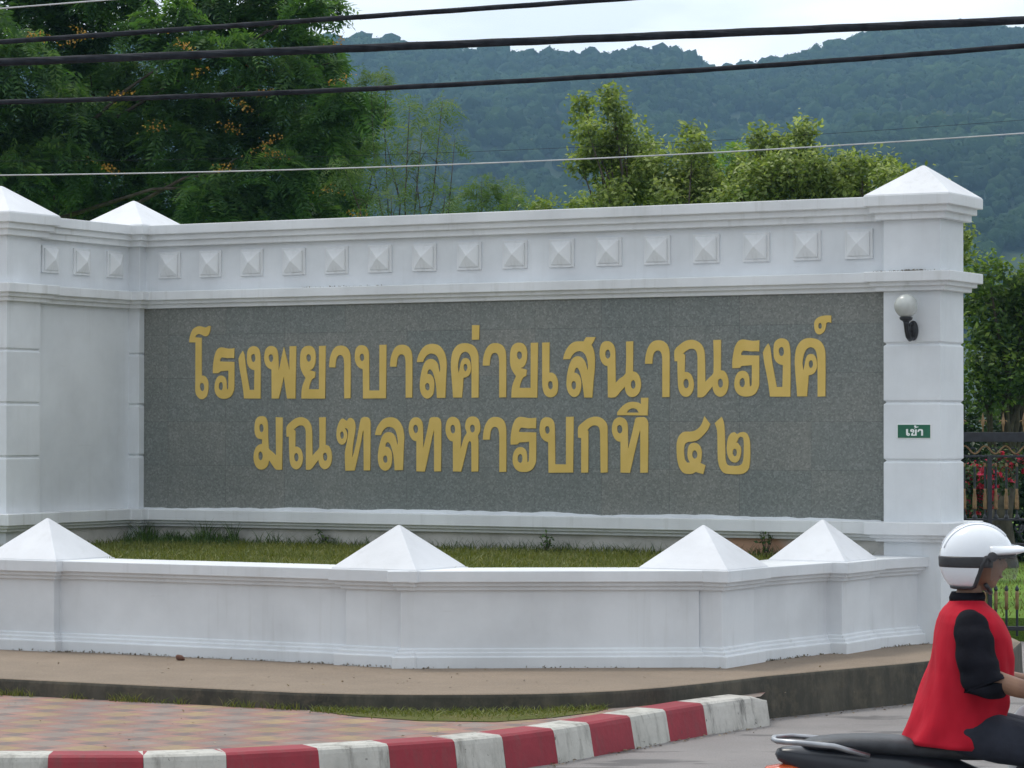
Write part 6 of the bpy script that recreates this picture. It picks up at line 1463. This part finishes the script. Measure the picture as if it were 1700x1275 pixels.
for s in (-1, 1):
    bod.rings([[(HX - 0.012 + 0.020 * math.cos(a) * k, s * (0.070 + d_), HZ - 0.008 + 0.032 * math.sin(a) * k) for a in [2 * math.pi * q_ / 12 for q_ in range(12)]] for k, d_ in ((0.75, 0.0), (1.0, 0.010), (0.8, 0.014), (0.4, 0.009))])
body = put(fuse(bod.build("body", M_SKIN, PN, smooth=True), 0.0045))
for s in (-1, 1):
    put(MB().lathe([(0.001, -0.010), (0.007, -0.008), (0.010, 0), (0.007, 0.008), (0.001, 0.010)], (HX + 0.079, s * 0.030, HZ + 0.004), 10, 'X').build("eye", M_EYE, PN, smooth=True))
put(MB().tube([(HX + 0.083, -0.022, HZ - 0.068), (HX + 0.096, 0, HZ - 0.069), (HX + 0.083, 0.022, HZ - 0.068)], [0.003, 0.005, 0.003], 6).build("mouth", M_LIP, PN, smooth=True))
# clothes
def torso_ring(cx, z, dx, dy, lean=0.0, n=28, sq=0.85, wob=0.0, ph=0.0):
    o = []
    for k in range(n):
        a = 2 * math.pi * k / n
        c_, s_ = math.cos(a), math.sin(a)
        w_ = 1 + wob * math.sin(5 * a + ph)
        o.append((cx + dx * w_ * math.copysign(abs(c_) ** sq, c_), dy * w_ * math.copysign(abs(s_) ** sq, s_), z - lean * c_ * dx))
    return o
# loose shirt: smooth stations, then long folds hanging from the armpit and bunching above the lap
ST = np.array([(0.690, 1.730, 0.168, 0.190, 0.10), (0.706, 1.733, 0.178, 0.200, 0.10), (0.78, 1.765, 0.174, 0.194, 0.12), (0.87, 1.792, 0.170, 0.190, 0.14),
               (0.97, 1.815, 0.165, 0.190, 0.14), (1.06, 1.826, 0.158, 0.202, 0.12), (1.13, 1.824, 0.144, 0.208, 0.06), (1.18, 1.815, 0.127, 0.200, 0.0),
               (1.215, 1.805, 0.108, 0.170, -0.05), (1.238, 1.800, 0.088, 0.125, -0.05), (1.254, 1.800, 0.072, 0.088, -0.05), (1.270, 1.802, 0.062, 0.066, 0.0)])
def shirt_rings():
    zs = np.concatenate([np.linspace(0.690, 0.71, 4), np.linspace(0.718, 1.20, 58), np.linspace(1.207, 1.270, 12)])
    rr = []
    for z in zs:
        cx, dx, dy, lean = [float(np.interp(z, ST[:, 0], ST[:, i])) for i in (1, 2, 3, 4)]
        ring = []
        low = max(0.0, min(1.0, (1.02 - z) / 0.25)); mid = math.exp(-((z - 0.95) / 0.16) ** 2); top = max(0.0, min(1.0, (1.2 - z) / 0.1))
        for k in range(96):
            a = 2 * math.pi * k / 96
            c_, s_ = math.cos(a), math.sin(a)
            # diagonal pulls from the armpit to the back of the waist, crossed by slack rolls over the belly
            u_ = a * 2.2 + z * 17
            f = 0.0065 * top * math.sin(u_ + 0.9 * math.sin(a * 3 + z * 9)) * (0.35 + 0.65 * abs(math.sin(a * 1.5 + 0.7)))
            f += 0.0075 * low * math.sin(z * 58 + 2.2 * math.sin(a * 2 + 0.4) + a * 1.3) * max(0.0, 0.35 + 0.65 * c_)
            f += 0.010 * low * math.sin(a * 7 + 1.5 * math.sin(z * 14)) * (0.4 + 0.6 * low)
            f += 0.004 * mid * math.sin(a * 11 + z * 30)
            if z < 0.708: f += 0.003
            x = cx + (dx + f) * math.copysign(abs(c_) ** 0.85, c_); y = (dy + f) * math.copysign(abs(s_) ** 0.85, s_)
            ring.append((x, y, z - lean * c_ * dx))
        rr.append(ring)
    return rr
put(MB().rings(shirt_rings()).build("red_shirt", M_RED, PN, smooth=True))
put(MB().rings([torso_ring(1.802, 1.258, 0.068, 0.072), torso_ring(1.804, 1.275, 0.071, 0.075), torso_ring(1.806, 1.296, 0.064, 0.066), torso_ring(1.806, 1.292, 0.058, 0.060)]).build("collar", M_BCLOTH, PN, smooth=True))
for s in (-1, 1):
    path = [Vector(q_) for q_ in ((1.790, s * 0.125, 1.195), (1.792, s * 0.180, 1.172), (1.798, s * 0.216, 1.11), (1.806, s * 0.240, 1.03), (1.822, s * 0.255, 0.972), (1.832, s * 0.258, 0.945))]
    rad_a = [0.050, 0.068, 0.075, 0.079, 0.083, 0.086]
    pts_, rds_ = [], []
    for i in range(41):
        q_ = i / 40.0 * 5; j = min(4, int(q_)); w_ = q_ - j
        pts_.append(path[j].lerp(path[j + 1], w_))
        rds_.append(rad_a[j] + (rad_a[j + 1] - rad_a[j]) * w_)
    m = MB().tube(pts_ + [pts_[-1] + Vector((-0.001, 0, 0.004)), pts_[-1] + Vector((-0.002, 0, 0.012))], [(r_, r_ * 0.88) for r_ in rds_] + [(0.080, 0.070), (0.060, 0.052)], 36)
    for i in range(41):
        for k in range(36):
            v_ = Vector(m.v[i * 36 + k]); d_ = (v_ - pts_[i]).normalized(); a = 2 * math.pi * k / 36
            f = 0.0032 * math.sin(i * 0.62 + 2.0 * math.sin(a + 0.6)) * min(1, i / 12.0) + 0.004 * math.sin(a * 4 + i * 0.10) * i / 40.0
            if i >= 38: f += 0.0025
            m.v[i * 36 + k] = tuple(v_ + d_ * f)
    put(m.build("sleeve", M_BCLOTH, PN, smooth=True))
tr = MB()
tr.rings([torso_ring(1.73, 0.69, 0.11, 0.14), torso_ring(1.745, 0.74, 0.135, 0.165), torso_ring(1.765, 0.82, 0.13, 0.155), torso_ring(1.78, 0.88, 0.11, 0.14)])
for s in (-1, 1):
    tr.tube([(1.71, s * 0.085, 0.765), (1.79, s * 0.10, 0.755), (1.92, s * 0.135, 0.725), (2.06, s * 0.16, 0.700), (2.135, s * 0.166, 0.670), (2.125, s * 0.165, 0.61), (2.06, s * 0.162, 0.49), (1.985, s * 0.165, 0.36), (1.972, s * 0.165, 0.335)],
            [0.075, 0.098, 0.096, 0.086, 0.080, 0.076, 0.074, 0.066, 0.064], 16)
put(fuse(tr.build("trousers", M_NAVY, PN, smooth=True), 0.008, 6))
for s in (-1, 1):
    put(MB().rings([ering(1.915, 0.285, 0.03, 0.03, yc=s * 0.17), ering(1.945, 0.295, 0.043, 0.048, yc=s * 0.17), ering(2.02, 0.290, 0.046, 0.042, yc=s * 0.175), ering(2.11, 0.278, 0.048, 0.028, yc=s * 0.18), ering(2.16, 0.272, 0.03, 0.016, yc=s * 0.18)]).build("shoe", M_SHOE, PN, smooth=True, subsurf=1))
# open-faced helmet: shell with a cut-out for the face
HC = (1.842, 0.0, 1.424)
rad_ = (0.150, 0.128, 0.147)
def hp_(th, ph, k=1.0):
    return (HC[0] + rad_[0] * k * math.sin(th) * math.cos(ph), HC[1] + rad_[1] * k * math.sin(th) * math.sin(ph), HC[2] + rad_[2] * k * math.cos(th))
def lim(ph):
    a = abs((ph + math.pi) % (2 * math.pi) - math.pi)
    lo, hi = rad(84), rad(138)
    t_ = min(1, max(0, (a - rad(82)) / rad(24)))
    t_ = t_ * t_ * (3 - 2 * t_)
    return lo + (hi - lo) * t_
NPH = 56; NTH = 16
outer = []; inner = []
for i in range(NTH + 1):
    outer.append([hp_(max(0.01, lim(2 * math.pi * k / NPH) * i / NTH), 2 * math.pi * k / NPH) for k in range(NPH)])
for i in range(NTH, -1, -1):
    inner.append([hp_(max(0.01, lim(2 * math.pi * k / NPH) * i / NTH), 2 * math.pi * k / NPH, 0.90) for k in range(NPH)])
hm = put(MB().rings(outer + inner, cap=False).build("helmet", M_HELM, PN, smooth=True))
edge_pts = [hp_(lim(2 * math.pi * k / NPH), 2 * math.pi * k / NPH, 0.975) for k in range(NPH + 1)]
MB().tube(edge_pts, 0.0095, 6, cap=False).build("rim_trim", M_HTRIM, hm, smooth=True)
# white peak over the forehead
pk_ = []
for k in range(21):
    ph = rad(-77 + 154 * k / 20.0)
    w_ = math.cos(ph * 1.15)
    w_ = max(0.0, w_) ** 0.7
    pk_.append([hp_(rad(66), ph, 0.995), hp_(rad(70), ph, 1.005 + 0.14 * w_), hp_(rad(75), ph, 1.008 + 0.30 * w_), hp_(rad(78.5), ph, 1.008 + 0.37 * w_), hp_(rad(80), ph, 1.006 + 0.36 * w_), hp_(rad(81), ph, 1.003 + 0.18 * w_), hp_(rad(83), ph, 0.99)])
MB().rings(pk_).build("peak", M_HELM, hm, smooth=True)
for s in (-1, 1):                              # visor pivots
    pv = hp_(rad(84), s * rad(74), 1.02)
    MB().lathe([(0.001, -0.006), (0.018, -0.006), (0.020, 0.0), (0.018, 0.006), (0.009, 0.009), (0.001, 0.009)], (pv[0], pv[1], pv[2]), 16, 'Y').build("visor_pivot", M_HTRIM, hm)
for k in range(3):                              # raised ribs along the crown
    ph_ = (-0.30 + 0.30 * k)
    MB().tube([(HC[0] + rad_[0] * 1.004 * math.cos(t_) * math.cos(ph_), HC[1] + rad_[1] * 1.004 * math.sin(ph_) , HC[2] + rad_[2] * 1.004 * math.sin(t_) * math.cos(ph_)) for t_ in np.linspace(rad(40), rad(160), 20)], 0.0035, 6).build("crown_rib", M_HELM, hm, smooth=True)
# dark band round the back and sides of the shell and a smoky visor flipped down in front
rr = []
for k in range(31):
    ph = rad(-178 + 356 * k / 30.0) + math.pi
    rr.append([hp_(rad(t_), ph, kk) for t_, kk in ((84, 1.006), (86, 1.016), (99, 1.016), (101, 1.006), (99, 0.98), (86, 0.98))])
rr = [r_ for k, r_ in enumerate(rr) if abs(((rad(-178 + 356 * k / 30.0)))) < rad(116)]
MB().rings(rr).build("dark_band", M_HTRIM, hm, smooth=True)
vz = []
for k in range(25):
    ph = rad(-78 + 156 * k / 24.0)
    vz.append([hp_(rad(t_), ph, kk) for t_, kk in ((83, 1.03), (94, 1.10), (107, 1.14), (118, 1.15), (118, 1.138), (107, 1.128), (94, 1.088), (83, 1.02))])
MB().rings(vz).build("visor", M_VISOR, hm, smooth=True)
put(MB().tube([(HC[0] + 0.02, -0.085, 1.33), (HC[0] + 0.045, -0.055, 1.302), (HC[0] + 0.055, 0, 1.292), (HC[0] + 0.045, 0.055, 1.302), (HC[0] + 0.02, 0.085, 1.33)], (0.009), 6).build("chin_strap", M_HTRIM, PN, smooth=True))

# ------------------------------------------------------------------ small leftovers
pw_ = thing("garden_wall", "pale grey low wall at the far edge of the lawn beyond the fence", "wall", (18.0, 96.0, 0.2))
MB().box(-0.75, 6.0, 0.0, 0.3, -0.1, 0.52).build("wall_panel", M_LOW, pw_, bevel=0.02)
MB().box(-0.85, 6.1, -0.08, 0.38, 0.52, 0.62).build("coping", M_TRIM, pw_, bevel=0.02)
st = thing("stone", "small reddish stone lying at the foot of the low wall", "stone", (-2.36, 21.02, 0.29))
rs = np.random.RandomState(2)
s_ = SV * (1 + 0.18 * np.sin(SV @ rs.uniform(1, 4, (3, 1)) + 1)); s_ = s_ * np.array([[0.035, 0.03, 0.024]])
raw_mesh("body", s_ + np.array([[0, 0, 0.018]]), SF, simple("reddish_stone", (0.13, 0.06, 0.045), (0.20, 0.10, 0.07), 30, 0.9, 0.4), st, smooth=True)
# fallen leaves and crumbs of plaster on pavement and pavers: countless litter
rs = np.random.RandomState(55)
k = 260
X = rs.uniform(-3.6, 2.4, k); Yv = rs.uniform(16.2, 21.6, k)
ed = np.interp(X, [e[0] for e in EDGE], [e[1] for e in EDGE])
kx = np.interp(X, [q[0] for q in K], [q[1] for q in K])
on_p = Yv > ed + 0.08; on_t = (Yv < ed - 0.05) & (Yv > kx + 0.28)
c = np.stack([X, Yv, np.where(on_p, 0.297, 0.188)], 1)[on_p | on_t]
gx = rs.uniform(0.2, 3.2, 260); gy = np.where(gx < 1.66, np.interp(gx, [q[0] for q in K], [q[1] for q in K]) - 0.08, np.interp(gx, [1.66, 2.284, 2.755, 3.3], [19.7, 20.32, 20.78, 21.4])) - np.abs(rs.normal(0, 0.10, 260))
c = np.concatenate([c, np.stack([gx, gy, np.full(260, 0.006)], 1)]); k = len(c)
nrm = unit(np.array([[0, 0, 1.0]]) + rs.normal(0, 0.25, (k, 3))); ax = unit(np.cross(nrm, rs.normal(size=(k, 3))))
l = rs.uniform(0.010, 0.034, k)
v, f = kite(c, ax, nrm, l, l * 0.5)
lw_line = [sw(u_, q_) for u_, q_ in ((-9, 4.04), (-5.43, 4.04), (-5.42, 4.11), (-4.81, 4.11), (-4.81, 4.04), (-2.42, 4.03), (-2.41, 4.10), (-1.75, 4.10), (-1.745, 4.0), (-0.5, 3.2), (-0.45, 3.04), (0.0, 3.04), (0.0, 2.4), (0.12, 1.42), (0.225, 1.42), (0.225, 0.8), (0.39, 0.1))]
lw_v = np.array(lw_line); sg = np.linalg.norm(np.diff(lw_v, axis=0), axis=1); cs = np.concatenate([[0], np.cumsum(sg)])
kd = 2000
dd = rs.uniform(0, cs[-1], kd); dn = np.interp(np.sin(dd * 3.1) + np.sin(dd * 7.7 + 1) + np.sin(dd * 17), [-1.6, 2.0], [0.15, 1.0])
dd = dd[rs.rand(kd) < dn]; kd = len(dd)
dx_ = np.interp(dd, cs, lw_v[:, 0]); dy_ = np.interp(dd, cs, lw_v[:, 1]) - np.abs(rs.normal(0, 0.014, kd))
dc = np.stack([dx_, dy_, 0.291 + np.abs(rs.normal(0, 0.006, kd))], 1)
mu = np.concatenate([rs.normal(0.27, 0.05, 120), rs.uniform(-0.1, 0.45, 90), rs.uniform(-5.4, -4.6, 60)]); mo = np.where(mu > 0.02, 0.105, 0.005) + np.abs(rs.normal(0, 0.012, len(mu)))
mp_ = sw_pts(mu, mo, 3.158); mp_[:, 2] += np.abs(rs.normal(0, 0.007, len(mu)))
dc = np.concatenate([dc, mp_]); kd = len(dc)
dn_ = unit(rs.normal(size=(kd, 3))); da_ = unit(np.cross(dn_, rs.normal(size=(kd, 3)))); dl_ = rs.uniform(0.006, 0.024, kd)
dv, df = kite(dc, da_, dn_, dl_, dl_ * 0.6)
tag(raw_mesh("wall_foot_dirt", dv, df, leaf_mat("mossy_dirt", (0.12, 0.10, 0.075), (0.17, 0.145, 0.105), (0.26, 0.22, 0.16), 0.05), attr=rs.rand(kd)), kind="stuff")
M_LITTER = leaf_mat("dry_leaf", (0.07, 0.045, 0.03), (0.16, 0.10, 0.05), (0.34, 0.28, 0.18), 0.1)
tag(raw_mesh("leaf_litter", v, f, M_LITTER, attr=rs.rand(k)), kind="stuff")

# ------------------------------------------------------------------ air between here and the hills
hz = MB().box(-3100, 3100, -320, 3700, -1.02, 225).build("haze", M_WHITE)
m = bpy.data.materials.new("haze_air"); m.use_nodes = True
t = m.node_tree
for n_ in list(t.nodes): t.nodes.remove(n_)
out = N(t, "ShaderNodeOutputMaterial"); vp_ = N(t, "ShaderNodeVolumePrincipled")
vp_.inputs["Color"].default_value = (0.40, 0.70, 1.0, 1)
vp_.inputs["Density"].default_value = 0.00028
vp_.inputs["Anisotropy"].default_value = 0.0
t.links.new(vp_.outputs[0], out.inputs["Volume"])
hz.data.materials.clear(); hz.data.materials.append(m)
tag(hz, kind="stuff")
